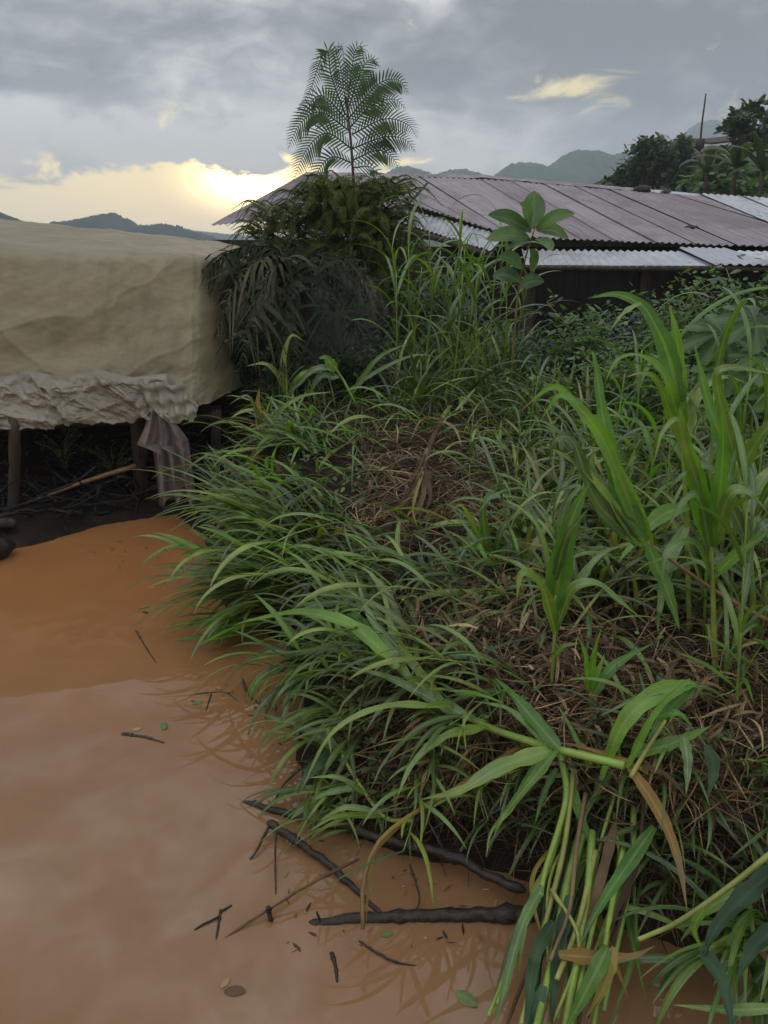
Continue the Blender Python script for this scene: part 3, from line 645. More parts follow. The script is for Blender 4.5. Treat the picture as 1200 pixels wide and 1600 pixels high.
# ------------------------------------------------------------------ hero leaves given as curves
def taper(n_, kind='leaf'):
    t = np.linspace(0, 1, n_)
    if kind == 'leaf': return np.minimum(1, .5 + t * 2.6) * (1 - t ** 1.9) * 1.08 + .015
    if kind == 'oval': return np.sin(np.clip(t * .96 + .03, 0, 1) * math.pi) ** .75 + .02
    return np.ones(n_)
def curve(pts, Y0, Y1, n_=22):
    P = spline(np.array(pts, float), n_); t = np.linspace(0, 1, n_)
    return np.array([at(P[i, 0], P[i, 1], Y0 + (Y1 - Y0) * t[i]) for i in range(n_)])
def autoY(pt, lift):
    h = hit(pt[0], pt[1], lift); return float(h[1]) if h is not None else 5.0
def hero(name, label, stems, leaves, cat='grass plant', group=None, Y=None, lift=None, mat='blade'):
    """stems: (pts, px width[, mat]);  leaves: (pts, px width[, dY, mat, facing])"""
    foot = stems[0][0][0]
    if Y is None: Y = autoY(foot, 0.02)
    fp = at(foot[0], foot[1], Y) if lift is None else at(foot[0], foot[1], autoY(foot, lift))
    t = empty(name, fp, label, cat, group)
    def yy(p): return Y if lift is None else autoY(p, lift)
    for st in stems:
        mt = st[2] if len(st) > 2 else 'stem'
        C_ = curve(st[0], yy(st[0][0]), yy(st[0][-1]) if lift is not None else Y, 16)
        r_ = st[1] * .5 * np.linalg.norm(C_ - CAM, axis=1) / F
        mb = MB(); mb.tube(C_, r_ * np.linspace(1, .7, 16), 6, C=(.3 + .5 * rng.random()), rough=.05); mb.build('stem', M[mt], t, fp)
    for lf in leaves:
        pts, wpx = lf[0], lf[1]; dY = lf[2] if len(lf) > 2 and lf[2] is not None else rng.uniform(-.08, .08)
        mt = lf[3] if len(lf) > 3 and lf[3] else mat; kf = lf[4] if len(lf) > 4 else rng.uniform(.35, .8)
        Ya = yy(pts[0]); Yb = (yy(pts[-1]) if lift is not None else Y) + dY
        C_ = curve(pts, Ya, Yb, 36); dist = np.linalg.norm(C_ - CAM, axis=1).mean()
        toc = CAM - C_; toc /= np.linalg.norm(toc, axis=1)[:, None]
        tw = np.linspace(0, 1, len(C_))[:, None] * rng.uniform(-.5, .5)
        nref = toc * kf + np.array([0, 0, 1]) * (1 - kf) + tw * np.array([1, 0, 0])
        mb = MB(); mb.blade(C_, taper(len(C_)) * wpx * (1.08 if lift is None else .86) * (1 + .07 * np.convolve(rng.normal(0, 1, 40), np.ones(3) / 1.7, 'valid')[1:37]) * dist / F, nref, rng.uniform(.15, .9), fold=rng.uniform(.15, .5), wave=.20)
        mb.build('leaf', M[mt], t, fp)
    return t
TG = 'tall broad-bladed grass plants on the bank'
hero('tall_grass_plant', 'tallest grass plant on the right, its top leaf bending left under the dark eave', [([(1078, 1010), (1072, 800), (1064, 640)], 8)],
     [([(1066, 660), (1047, 565), (1022, 505), (1000, 475), (962, 460), (918, 466)], 25, .05, 'bright', .8), ([(1062, 640), (1060, 560), (1055, 515), (1046, 474)], 20, .05, 'bright', .8),
      ([(1002, 474), (975, 490), (953, 517)], 9, .0, 'blade'), ([(1063, 670), (1040, 590), (1002, 557), (966, 562), (943, 602)], 15, -.1, 'bright'), ([(1062, 690), (1030, 600), (1005, 583), (976, 590)], 13, -.1),
      ([(1074, 790), (1030, 808), (985, 855), (965, 880)], 22, -.12, 'bright'), ([(1074, 820), (1045, 880), (1030, 960), (1028, 990)], 18, -.15), ([(1066, 700), (1090, 620), (1130, 590), (1170, 600)], 14, .1)], group=TG, Y=2.35)
hero('tall_grass_plant', 'grass plant whose two broad upright leaves end in pale blunt tips, right of the tallest', [([(1118, 1080), (1114, 930), (1110, 820)], 9)],
     [([(1110, 850), (1088, 750), (1072, 690), (1062, 636), (1068, 640)], 27, -.05, 'bright', .9), ([(1113, 850), (1126, 760), (1130, 690), (1128, 636)], 24, .0, 'bright', .95),
      ([(1105, 810), (1072, 700), (1058, 656), (1035, 676), (1022, 722)], 13, -.1), ([(1115, 850), (1140, 775), (1168, 770), (1200, 800)], 20, -.1), ([(1110, 860), (1092, 780), (1070, 780), (1040, 828)], 15, -.1),
      ([(1114, 900), (1160, 860), (1215, 820)], 16, -.05, 'bright'), ([(1112, 905), (1085, 850), (1045, 860), (1035, 905)], 18, -.1), ([(1112, 830), (1140, 740), (1150, 700)], 16, .1, 'bright')], group=TG, Y=2.0)
hero('tall_grass_plant', 'leaning grass plant on a reddish stem, fanning broad leaves to the upper left', [([(1230, 985), (1120, 925), (1012, 848)], 7, 'pole')],
     [([(1015, 852), (978, 770), (938, 680), (890, 622), (862, 605), (813, 642)], 24, .1, 'bright', .8), ([(1003, 835), (962, 740), (942, 650), (932, 580), (925, 549), (917, 562)], 25, .15, 'bright', .9),
      ([(1000, 838), (930, 745), (880, 682), (845, 658), (805, 660)], 16, .05), ([(995, 850), (930, 780), (895, 690), (865, 690), (858, 732)], 20, .0), ([(990, 845), (940, 765), (880, 712), (843, 696)], 14, .0),
      ([(905, 632), (876, 618), (856, 640), (845, 656)], 10, .05, 'bright'), ([(1008, 848), (950, 800), (925, 740), (928, 700)], 30, .05, 'bright', .9), ([(1012, 850), (1045, 930), (1062, 985)], 20, -.1, 'bright')], group=TG, Y=2.1)
hero('tall_grass_plant', 'grass plant left of the leaning one with one very broad translucent upright leaf', [([(862, 1070), (866, 1000), (868, 930)], 6)],
     [([(866, 950), (878, 870), (898, 800), (922, 752)], 34, .0, 'bright', .95), ([(868, 990), (850, 925), (828, 897), (812, 900), (807, 945)], 17, -.08), ([(870, 980), (895, 922), (932, 913), (965, 938), (1015, 978)], 17, -.1),
      ([(867, 905), (884, 842), (905, 812), (922, 792)], 14, -.1), ([(866, 940), (848, 840), (815, 795), (785, 780)], 8, .1), ([(863, 1030), (880, 1010), (905, 1005)], 9, -.05), ([(868, 960), (935, 870), (990, 850)], 12, .1),
      ([(868, 930), (880, 800), (905, 760), (870, 770), (858, 800)], 12, .1)], group=TG, Y=1.95)
hero('tall_grass_plant', 'short grass plant with narrow arching leaves between litter and the broad-leaved ones', [([(925, 1130), (922, 1080), (920, 1040)], 4)],
     [([(920, 1080), (915, 1030), (905, 1000), (895, 1000)], 10), ([(922, 1080), (928, 1020), (940, 980)], 12), ([(924, 1090), (960, 1040), (1020, 1005)], 14), ([(922, 1100), (935, 1050), (945, 1020)], 10)], group=TG, mat='bright')
hero('tall_grass_plant', 'grass plant at the right edge with pale grey arching leaves before the lobed leaves', [([(1180, 1000), (1170, 850), (1150, 720)], 9)],
     [([(1150, 740), (1110, 640), (1092, 570), (1085, 535)], 18, .1, 'bright'), ([(1152, 730), (1120, 600), (1140, 575), (1210, 585)], 18, -.1), ([(1155, 740), (1190, 680), (1230, 640)], 22, -.1),
      ([(1160, 790), (1110, 730), (1070, 740), (1040, 770)], 14, 0), ([(1162, 800), (1200, 740), (1230, 720)], 22), ([(1168, 850), (1140, 790), (1120, 800), (1108, 850)], 16), ([(1168, 850), (1205, 820), (1215, 880)], 20), ([(1172, 900), (1130, 870), (1100, 900)], 14)], group=TG, Y=2.25)
hero('tall_grass_plant', 'arching narrow grass plant on the litter with leaves bowing left, mid bank', [([(775, 890), (768, 860), (760, 830)], 5)],
     [([(765, 880), (755, 800), (770, 775), (830, 780)], 13), ([(765, 880), (740, 820), (720, 790), (705, 800)], 11), ([(770, 880), (790, 820), (850, 780), (870, 790)], 10), ([(765, 870), (735, 845), (740, 820)], 14), ([(770, 885), (800, 850), (850, 860), (870, 900)], 9)], group=TG)
hero('fallen_grass_stalk', 'long fallen green stalk pointing left over the bank, its leaves fanned at the end', [([(975, 1196), (860, 1168), (760, 1135), (700, 1100), (640, 1060), (590, 1010)], 13)],
     [([(640, 1060), (575, 985), (528, 920), (478, 868)], 14), ([(620, 1045), (560, 985), (480, 958), (400, 968), (362, 978)], 26, 0, 'bright'), ([(605, 1030), (555, 965), (505, 930), (476, 902)], 24), ([(640, 1060), (600, 1000), (572, 950), (554, 893)], 18),
      ([(690, 1095), (620, 1000), (600, 930), (565, 880)], 16), ([(872, 1168), (830, 1120), (800, 1085), (772, 1058)], 26, 0, 'bright'), ([(850, 1160), (800, 1112), (765, 1100), (738, 1096)], 12), ([(862, 1172), (780, 1200), (720, 1235), (655, 1250)], 30),
      ([(760, 1136), (690, 1155), (645, 1195), (620, 1248)], 19), ([(700, 1105), (600, 1105), (520, 1145), (470, 1235)], 14), ([(850, 1175), (800, 1260), (768, 1300), (760, 1340)], 14), ([(740, 1125), (680, 1095), (610, 1060), (540, 1040)], 20), ([(870, 1172), (790, 1270), (770, 1310)], 16)],
     lift=.36)
hero('bent_grass_plant', 'bent bright green plant with folded broad leaves and one long yellow drooping leaf', [([(905, 1175), (1000, 1200), (1010, 1210)], 11, 'yellow'), ([(985, 1215), (1005, 1180), (1040, 1125)], 8)],
     [([(980, 1200), (1020, 1120), (1062, 1075), (1085, 1068), (1103, 1100)], 12, 0, 'bright'), ([(1082, 1068), (1020, 1090), (975, 1130), (945, 1200), (935, 1235)], 32, 0, 'bright'), ([(1080, 1068), (1000, 1090), (935, 1120)], 14), ([(1085, 1070), (1045, 1110), (1010, 1160)], 24, 0, 'bright'),
      ([(990, 1178), (1040, 1165), (1080, 1150), (1112, 1134)], 24, 0, 'bright'), ([(1025, 1120), (1060, 1115), (1085, 1140)], 14, 0, 'bright'), ([(985, 1200), (1030, 1270), (1058, 1340), (1074, 1425)], 21, 0, 'yellow'), ([(1068, 1150), (1074, 1190), (1072, 1242)], 18), ([(1105, 1165), (1115, 1200), (1105, 1250)], 20, 0, 'darkleaf'),
      ([(990, 1195), (1040, 1210), (1085, 1260)], 9, 0, 'straw'), ([(985, 1190), (900, 1165), (870, 1160)], 8, 0, 'yellow')], lift=.24)
hero('hanging_stalk_bunch', 'bunch of pale green and withered stalks hanging down the bank at the bottom', [([(908, 1305), (885, 1390), (868, 1480), (835, 1620)], 15), ([(876, 1180), (884, 1250), (852, 1360), (845, 1400)], 10), ([(862, 1390), (905, 1470), (880, 1560), (850, 1620)], 7), ([(930, 1330), (905, 1440), (870, 1530)], 10), ([(895, 1210), (880, 1330), (850, 1450), (815, 1600)], 9), ([(925, 1300), (915, 1420), (880, 1620)], 12), ([(950, 1310), (930, 1430), (905, 1540), (890, 1620)], 8), ([(915, 1240), (900, 1330), (890, 1420), (860, 1500)], 7, 'straw'), ([(975, 1320), (950, 1450), (925, 1620)], 9)],
     [([(848, 1385), (815, 1450), (790, 1540), (770, 1620)], 18), ([(880, 1200), (905, 1270), (925, 1330), (905, 1350)], 18, 0, 'bright'), ([(1022, 1292), (975, 1360), (935, 1420), (905, 1480)], 22, 0, 'bright'), ([(960, 1290), (945, 1350), (925, 1420), (905, 1490)], 17, 0, 'straw'), ([(1000, 1330), (975, 1400), (950, 1460)], 14, 0, 'straw'),
      ([(873, 1492), (930, 1496), (985, 1495), (1024, 1478)], 21, 0, 'yellow'), ([(960, 1480), (945, 1540), (915, 1592)], 19, 0, 'yellow'), ([(950, 1480), (915, 1550), (880, 1615)], 26), ([(870, 1200), (850, 1240), (835, 1290)], 12, 0, 'bright'), ([(850, 1540), (830, 1600), (800, 1620)], 20, 0, 'darkleaf'), ([(865, 1440), (835, 1500), (820, 1620)], 22, 0, 'darkleaf'), ([(890, 1400), (870, 1500), (860, 1620)], 22, 0, 'darkleaf')], lift=.22)
xs_ = [(random.uniform(870, 1010), random.uniform(1230, 1340)) for _ in range(16)]
hero('hanging_stalk_bunch', 'thin tangled green and brown stems behind the pale hanging stalks', [([(a_, b_), (a_ - random.uniform(0, 40), (b_ + 1600) / 2 - 60), (a_ - random.uniform(20, 130), random.uniform(1540, 1640))], random.uniform(4, 9), random.choice(['stem', 'stem', 'straw', 'darkleaf'])) for a_, b_ in xs_],
     [([(a_ + 10, b_ + 60), (a_ + random.uniform(-60, 40), b_ + 140), (a_ + random.uniform(-120, 60), b_ + 290)], random.uniform(7, 16), 0, random.choice(['straggle', 'blade', 'blade', 'bright', 'yellow'])) for a_, b_ in xs_[:11]], lift=.12)
hero('grass_stalk', 'single light green stem crossing the lower right corner above dark leaves', [([(1215, 1325), (1140, 1385), (1060, 1440), (998, 1468)], 9)],
     [([(1215, 1355), (1165, 1400), (1120, 1450), (1095, 1505)], 30, 0, 'darkleaf', .6), ([(1230, 1440), (1180, 1480), (1150, 1535)], 28, 0, 'darkleaf', .6), ([(1095, 1480), (1130, 1540), (1145, 1620)], 22, 0, 'darkleaf'), ([(1220, 1575), (1140, 1578), (1050, 1570)], 14), ([(1100, 1420), (1085, 1450), (1095, 1480)], 14)], lift=.3)
hero('low_grass_plant', 'low grass plant leaning over the water edge with dark broad leaves spread left', [([(645, 1282), (600, 1276), (555, 1215), (535, 1180)], 7)],
     [([(540, 1190), (500, 1152), (440, 1128), (393, 1110)], 24), ([(530, 1175), (490, 1200), (462, 1245)], 24, 0, 'darkleaf'), ([(590, 1270), (540, 1262), (495, 1285)], 12), ([(595, 1276), (530, 1275), (480, 1300)], 10), ([(560, 1230), (510, 1240), (470, 1262)], 12), ([(540, 1185), (520, 1140), (500, 1120)], 14), ([(570, 1240), (530, 1215), (480, 1215)], 10)], lift=.13)
hero('dead_stalk', 'golden bent dead stalk dropping into the water near the thick floating branch', [([(826, 1158), (760, 1200), (700, 1240), (640, 1275), (590, 1318), (568, 1380), (567, 1452)], 9, 'yellow')],
     [([(640, 1275), (585, 1330), (575, 1390), (572, 1450)], 9, 0, 'yellow'), ([(760, 1200), (700, 1238), (640, 1262)], 7, 0, 'straw')], 'dead stalk', lift=.10)
hero('dead_stalk', 'withered tan stalk bundle drooping down the middle of the bank', [([(690, 655), (672, 700), (662, 735)], 8, 'straw'), ([(688, 655), (668, 700), (655, 735)], 5, 'straw')],
     [([(664, 725), (658, 760), (625, 800), (588, 832)], 9, 0, 'straw'), ([(664, 730), (660, 780), (636, 820), (618, 830)], 10, 0, 'straw'), ([(660, 730), (640, 780), (604, 800), (586, 808)], 8, 0, 'yellow'), ([(690, 656), (712, 672), (722, 700)], 6, 0, 'straw'), ([(664, 735), (672, 780), (650, 815)], 9, 0, 'straw'),
      ([(662, 735), (650, 770), (645, 800), (655, 830)], 7, 0, 'yellow'), ([(660, 740), (635, 775), (600, 790)], 6, 0, 'straw'), ([(690, 655), (660, 655), (640, 690)], 5, 0, 'straw'), ([(668, 700), (650, 740), (610, 770)], 6, 0, 'straw')], 'dead stalk', lift=.14)
hero('low_grass_plant', 'grass plant at the far left of the bank with a yellow curled leaf', [([(408, 700), (412, 660), (425, 620)], 4)],
     [([(412, 680), (400, 640), (385, 618), (358, 632)], 7), ([(410, 680), (402, 640), (405, 605)], 13, 0, 'yellow'), ([(414, 690), (430, 650), (470, 620), (520, 612)], 8), ([(412, 690), (395, 660), (360, 652)], 6, 0, 'straw'), ([(410, 690), (400, 710), (385, 740)], 12, 0, 'yellow')])
hero('low_grass_plant', 'upright grass plant with three drooping grey-green leaves before the dark fronds', [([(450, 660), (448, 600), (446, 560)], 5)],
     [([(447, 620), (442, 570), (455, 525), (478, 535)], 10), ([(447, 610), (430, 580), (412, 568), (385, 572)], 8), ([(449, 620), (470, 590), (490, 580), (530, 590)], 7), ([(450, 630), (465, 590), (500, 575), (525, 582)], 8)], Y=4.9)
hero('low_grass_plant', 'grass plant with a bright yellow-green bud leaf right of the upright one', [([(560, 640), (540, 600), (522, 572)], 5)],
     [([(524, 580), (510, 560), (498, 560)], 16, 0, 'bright'), ([(520, 575), (490, 578), (468, 600), (452, 612)], 10), ([(530, 590), (500, 590), (480, 622)], 12), ([(545, 610), (600, 575), (650, 555), (690, 560)], 7), ([(550, 615), (590, 560), (640, 535)], 8)], Y=4.8)

# ------------------------------------------------------------------ generic tall plants (copied)
def generic(h, nl, L, w, mat):
    t = empty('tall_grass_plant', (0, 0, 0)); mb = MB(); lean = rng.normal(0, .06, 2) * h
    C_ = spline([[0, 0, -.05], [lean[0] * .3, lean[1] * .3, h * .5], [lean[0], lean[1], h]], 12); mb.tube(C_, np.linspace(.0055, .003, 12), 6, C=rng.random() * .6); mb.build('stem', M['stem'], t)
    for i in range(nl):
        k = .15 + .85 * i / (nl - 1); b = C_[int(k * 11)]; a = i * 2.5 + rng.uniform(-.4, .4); mb = MB()
        mb.blades(np.array([b]), np.array([a]), np.array([rng.uniform(1.0, 1.45)]), np.array([rng.uniform(1.3, 2.7)]), np.array([L * rng.uniform(.7, 1.15)]), np.array([w * rng.uniform(.7, 1.2)]), rng.random(1), N=14, twist=rng.uniform(-.7, .7, 1), curl=rng.uniform(-.5, .5, 1), fold=.3)
        mb.build('leaf', M[mat], t)
    return t
def copy_thing(o):
    c = o.copy(); S.collection.objects.link(c)
    for ch in o.children: d = ch.copy(); S.collection.objects.link(d); d.parent = c
    return c
protos = [generic(.75, 8, .48, .022, 'blade'), generic(.62, 7, .5, .026, 'bright'), generic(.85, 9, .45, .020, 'blade'), generic(.5, 7, .42, .018, 'blade')]
used = [False] * 4
def put(kinds, pts, label, group, smin=.85, smax=1.15, lean=.12):
    for (x, y) in pts:
        k = random.choice(kinds); o = protos[k] if not used[k] else copy_thing(protos[k]); used[k] = True
        o.location = (x, y, Hs(x, y)); s_ = random.uniform(smin, smax); o.scale = (s_, s_, s_)
        o.rotation_euler = (random.uniform(-lean, lean), random.uniform(-lean, lean), random.uniform(0, 6.28)); tag(o, label, 'grass plant', group)
pts = []
for px, Y_ in [(628, 5.4), (645, 5.1), (668, 5.6), (682, 5.0), (700, 5.4), (718, 5.1), (735, 5.6), (752, 5.2), (770, 5.5), (788, 5.1), (660, 4.9), (705, 4.85), (750, 4.9), (800, 5.6), (640, 5.7), (725, 5.7), (690, 5.3), (742, 5.35), (765, 5.0), (618, 5.05)]:
    p = at(px, 600, Y_); pts.append((p[0], Y_))
put([0, 2, 2], pts, 'tall grass plant crowded into the dark green clump below the broad-leaved sapling', 'grass plants in the middle clump', .95, 1.2)
pts = []
for px, Y_ in [(1150, 2.6), (1185, 2.3), (1215, 2.7), (1130, 3.0), (1170, 3.1), (1205, 3.2), (1090, 3.1), (1195, 2.0), (1240, 2.2), (1250, 2.9), (1010, 2.9), (1055, 2.8), (1100, 2.6), (960, 3.6), (1065, 3.7), (1120, 3.6), (1180, 3.7), (920, 3.0), (1145, 2.3), (1200, 2.5), (1300, 2.4), (1330, 3.0), (1380, 2.0), (1400, 3.4), (1040, 3.4), (1000, 3.3), (1225, 1.85)]:
    p = at(px, 700, Y_); pts.append((p[0], Y_))
put([0, 1, 3], pts, 'green grass plant in the thick stand along the right edge of the bank', 'grass plants at the right edge', .8, 1.1)
pts = []
for px, Y_ in [(800, 3.4), (850, 3.1), (900, 3.5), (950, 3.2), (830, 2.7), (905, 2.6), (975, 2.8), (820, 4.0), (890, 4.1), (960, 4.2), (1020, 2.7), (735, 3.5)]:
    p = at(px, 700, Y_); pts.append((p[0], Y_))
put([3], pts, 'short bowed grass plant scattered over the green middle of the bank', 'short grass plants on the bank', .6, .9, .35)

# ------------------------------------------------------------------ grass tussocks over the water
def tussock(px, py, n_, azm, spread, L, w, label, e0=(10, 55), dr=(40, 95), mat='grass', lift=.0, group='grass tussocks along the shore'):
    h = hit(px, py, lift); b = h.copy(); mb = MB(); k = int(n_ * .72); w = w * 1.4
    base = b + rng.normal(0, 1, (k, 3)) * [.06, .06, .015]
    mb.blades(base, np.radians(rng.normal(azm, spread, k)), np.radians(rng.uniform(*e0, k)), np.radians(rng.uniform(*dr, k)), L * rng.uniform(.5, 1.1, k), w * rng.uniform(.6, 1.3, k), rng.random(k) * .9, N=12, twist=rng.uniform(-.6, .6, k), curl=rng.uniform(-.5, .5, k), fold=.3)
    return tag(mb.build('grass_tussock', M[mat], origin=b), label, 'grass clump', group)
tussock(430, 820, 70, 185, 26, .60, .015, 'pale green grass tussock fanning left over the water, uppermost on the shore', (20, 50), (35, 80), 'straggle', lift=.1)
tussock(455, 900, 45, 180, 20, .52, .022, 'dark broad-bladed tussock lying flat over the water below the pale fan', (5, 35), (15, 55), 'blade', lift=.1)
tussock(420, 930, 60, 205, 22, .52, .015, 'tussock whose blades hang into the water at its leftmost reach', (10, 35), (45, 80), 'straggle', lift=.08)
tussock(385, 970, 40, 218, 14, .30, .015, 'small leafy tuft dipping into the water in the bay corner', (5, 25), (20, 50), 'bright', lift=.08)
tussock(500, 1040, 60, 215, 30, .36, .016, 'dark tussock hanging down the bank beside the shaded notch', (10, 50), (60, 120), 'blade', lift=.1)
tussock(540, 1120, 45, 225, 30, .30, .013, 'ragged tussock at the waterline left of the fallen stalk', (0, 40), (50, 110), 'straggle', lift=.08)
tussock(540, 1240, 60, 215, 34, .25, .010, 'fine-bladed tuft trailing into the water near the submerged branch', (0, 40), (40, 100), 'straggle', lift=.06)
tussock(365, 770, 60, 150, 60, .30, .012, 'feathery light tuft beside the hanging sack cloth', (30, 80), (20, 90), 'weed', lift=.05)
tussock(470, 700, 60, 190, 60, .40, .018, 'dark tuft at the upper left shoulder of the bank', (30, 75), (60, 120), 'blade', lift=.03)
tussock(600, 960, 50, 170, 50, .34, .020, 'flattened green tuft in the middle of the slope', (10, 50), (40, 90), 'blade', lift=.05)
tussock(1190, 1480, 60, 230, 40, .42, .016, 'dark bladed tuft in the lower right corner', (10, 60), (60, 120), 'blade', lift=.1)
# sprawling stalks: long stems lying over the bank with leaves fanned towards their tips
def sprawler(L, nl, lw, mat):
    t = empty('sprawling_grass_stalk', (0, 0, 0)); mb = MB()
    C_ = spline([[0, 0, 0], [L * .35, rng.normal(0, .03), .13], [L * .75, rng.normal(0, .06), .13], [L, rng.normal(0, .09), .07]], 16); mb.tube(C_, np.linspace(.0055, .0025, 16), 6, C=rng.random() * .6); mb.build('stem', M['stem'], t)
    for i in range(nl):
        k = .25 + .75 * i / (nl - 1); b = C_[int(k * 15)]; sg = 1 if i % 2 else -1; mb = MB()
        mb.blades(np.array([b]), np.array([sg * rng.uniform(.1, .75)]), np.array([rng.uniform(.2, .8)]), np.array([rng.uniform(.6, 1.7)]), np.array([lw[0] * rng.uniform(.65, 1.15)]), np.array([lw[1] * rng.uniform(.7, 1.2)]), rng.random(1), N=14, twist=rng.uniform(-.9, .9, 1), curl=rng.uniform(-.6, .6, 1), fold=.35)
        mb.build('leaf', M[mat], t)
    return t
sp = [sprawler(.55, 6, (.40, .027), 'blade'), sprawler(.7, 7, (.42, .030), 'blade'), sprawler(.45, 6, (.36, .024), 'bright'), sprawler(.6, 7, (.44, .026), 'straggle')]; su = [False] * 4
def sprawl(n_, x0, x1, y0, y1, azm, spread, label, group, kinds=(0, 1, 2, 3), sc=(.6, .9)):
    for _ in range(n_):
        h = hit(random.uniform(x0, x1), random.uniform(y0, y1)); k = random.choice(kinds); o = sp[k] if not su[k] else copy_thing(sp[k]); su[k] = True
        o.location = (h[0], h[1], Hs(h[0], h[1]) + .01); s_ = random.uniform(*sc); o.scale = (s_, s_, s_)
        o.rotation_euler = (random.uniform(-.3, .3), random.uniform(-.25, .2), R(random.gauss(azm, spread))); tag(o, label, 'grass stalk', group)
sprawl(18, 440, 640, 690, 940, 190, 35, 'broad-leaved grass stalk sprawled over the left shoulder of the bank towards the water', 'grass stalks sprawled over the left shoulder')
sprawl(15, 570, 830, 890, 1090, 195, 40, 'broad-leaved grass stalk sprawled across the middle of the bank above the water', 'grass stalks sprawled across the middle bank', sc=(.5, .75))
sprawl(9, 640, 860, 1080, 1280, 215, 50, 'grass stalk hanging over the dark lower face of the bank', 'grass stalks hanging over the lower bank face', sc=(.4, .6))
sprawl(24, 820, 1220, 640, 1000, 150, 90, 'sprawling leafy grass stalk among the tall plants on the right', 'sprawling stalks among the tall plants')
sprawl(8, 1000, 1230, 1050, 1450, 220, 60, 'leafy grass stalk lying over litter near the lower right edge', 'grass stalks near the lower right edge', sc=(.4, .65))
sprawl(10, 480, 860, 620, 720, 180, 90, 'leafy grass stalk lying at the foot of the middle grass clump', 'grass stalks at the foot of the middle clump')

# ------------------------------------------------------------------ uncountable cover
LITTER = [[(590, 650), (780, 655), (780, 760), (700, 860), (610, 830)], [(760, 960), (880, 930), (1150, 980), (1180, 1290), (820, 1290), (680, 1190)], [(480, 1120), (700, 1130), (830, 1290), (860, 1420), (520, 1320)]]
def zone(mb, x0, x1, y0, y1, k, L, w, azm, spread, e0, dr, c, N=7, lift=0.0, prof='grass', minz=.03, clump=0, thin=False):
    px = rng.uniform(x0, x1, k); py = rng.uniform(y0, y1, k)
    if clump:
        cx = rng.uniform(x0, x1, clump); cy = rng.uniform(y0, y1, clump); i = rng.integers(0, clump, k)
        px = cx[i] + rng.normal(0, 14, k); py = cy[i] + rng.normal(0, 9, k)
    if thin:
        inl = np.zeros(len(px), bool)
        for pg in LITTER:
            c_ = np.zeros(len(px), bool); q_ = len(pg)
            for i_ in range(q_):
                (xa_, ya_), (xb_, yb_) = pg[i_], pg[(i_ + 1) % q_]
                c_ ^= ((ya_ > py) != (yb_ > py)) & (px < (xb_ - xa_) * (py - ya_) / (yb_ - ya_ + 1e-9) + xa_)
            inl |= c_
        keep = ~inl | (rng.random(len(px)) < .22); px = px[keep]; py = py[keep]
    P = hits(px, py); ok = ~np.isnan(P[:, 0]); P = P[ok]; P = P[P[:, 2] > minz]; k = len(P)
    if not k: return
    P[:, 2] = H(P[:, 0], P[:, 1]) - .01 + lift * rng.random(k)
    mb.blades(P, np.radians(rng.normal(azm, spread, k)), np.radians(rng.uniform(*e0, k)), np.radians(rng.uniform(*dr, k)), rng.uniform(*L, k), rng.uniform(*w, k), rng.uniform(*c, k),
              N=N, twist=rng.uniform(-.8, .8, k), curl=rng.uniform(-.9, .9, k), prof=prof)
mb = MB()
T_ = dict(thin=True)
zone(mb, 330, 540, 640, 1000, 380, (.15, .45), (.009, .024), 200, 55, (10, 65), (40, 120), (0, .9), clump=60, **T_)
zone(mb, 430, 800, 850, 1180, 480, (.14, .40), (.009, .026), 200, 60, (5, 60), (40, 110), (0, .8), clump=90, **T_)
zone(mb, 480, 850, 1120, 1400, 220, (.10, .24), (.004, .010), 220, 60, (5, 60), (40, 110), (0, .6), clump=25)
zone(mb, 800, 1260, 600, 1000, 1900, (.18, .52), (.009, .027), 90, 200, (40, 85), (40, 130), (.1, 1), clump=190, **T_)
zone(mb, 540, 1260, 510, 620, 1200, (.12, .3), (.006, .016), 90, 200, (40, 85), (40, 130), (0, .7), clump=80)
zone(mb, 420, 880, 600, 700, 800, (.15, .4), (.006, .014), 90, 200, (30, 80), (40, 120), (0, .8), clump=60, **T_)
zone(mb, 625, 830, 580, 650, 420, (.3, .7), (.010, .022), 90, 200, (50, 88), (40, 120), (0, .7), N=10, clump=40)
zone(mb, 560, 800, 680, 900, 300, (.1, .3), (.005, .012), 200, 80, (5, 60), (20, 100), (0, .9), clump=50, **T_)
zone(mb, 820, 1260, 1180, 1560, 300, (.12, .35), (.006, .018), 220, 70, (10, 60), (40, 120), (0, .5), clump=50)
zone(mb, 400, 1260, 600, 1300, 1700, (.04, .16), (.003, .008), 90, 200, (10, 80), (10, 90), (0, 1), **T_)
zone(mb, 1260, 2600, 560, 1500, 2600, (.15, .5), (.008, .024), 90, 200, (30, 85), (30, 120), (0, 1), clump=190)
tag(mb.build('grass', M['grass']), 'green grass covering the bank', 'grass', kind='stuff')
mb = MB()
zone(mb, 560, 790, 640, 870, 1900, (.08, .34), (.002, .006), 90, 200, (-15, 30), (-20, 40), (.1, 1), N=6, lift=.07)
zone(mb, 620, 1240, 900, 1290, 3300, (.06, .30), (.0015, .005), 90, 200, (-20, 35), (-30, 50), (.1, 1), N=6, lift=.08)
zone(mb, 450, 1200, 1050, 1480, 2200, (.05, .24), (.0012, .004), 230, 80, (-30, 30), (-20, 60), (0, .75), N=6, lift=.05, minz=.01)
zone(mb, 340, 1240, 600, 1480, 2800, (.05, .25), (.0012, .004), 90, 200, (-15, 40), (-20, 50), (0, .9), N=6, lift=.07, minz=.01)
zone(mb, 640, 1200, 920, 1260, 900, (.04, .16), (.006, .016), 90, 200, (-20, 60), (20, 160), (.4, 1), N=8, lift=.09)
zone(mb, 480, 860, 1080, 1400, 420, (.04, .16), (.006, .015), 230, 90, (-40, 50), (20, 140), (.1, .9), N=8, lift=.05)
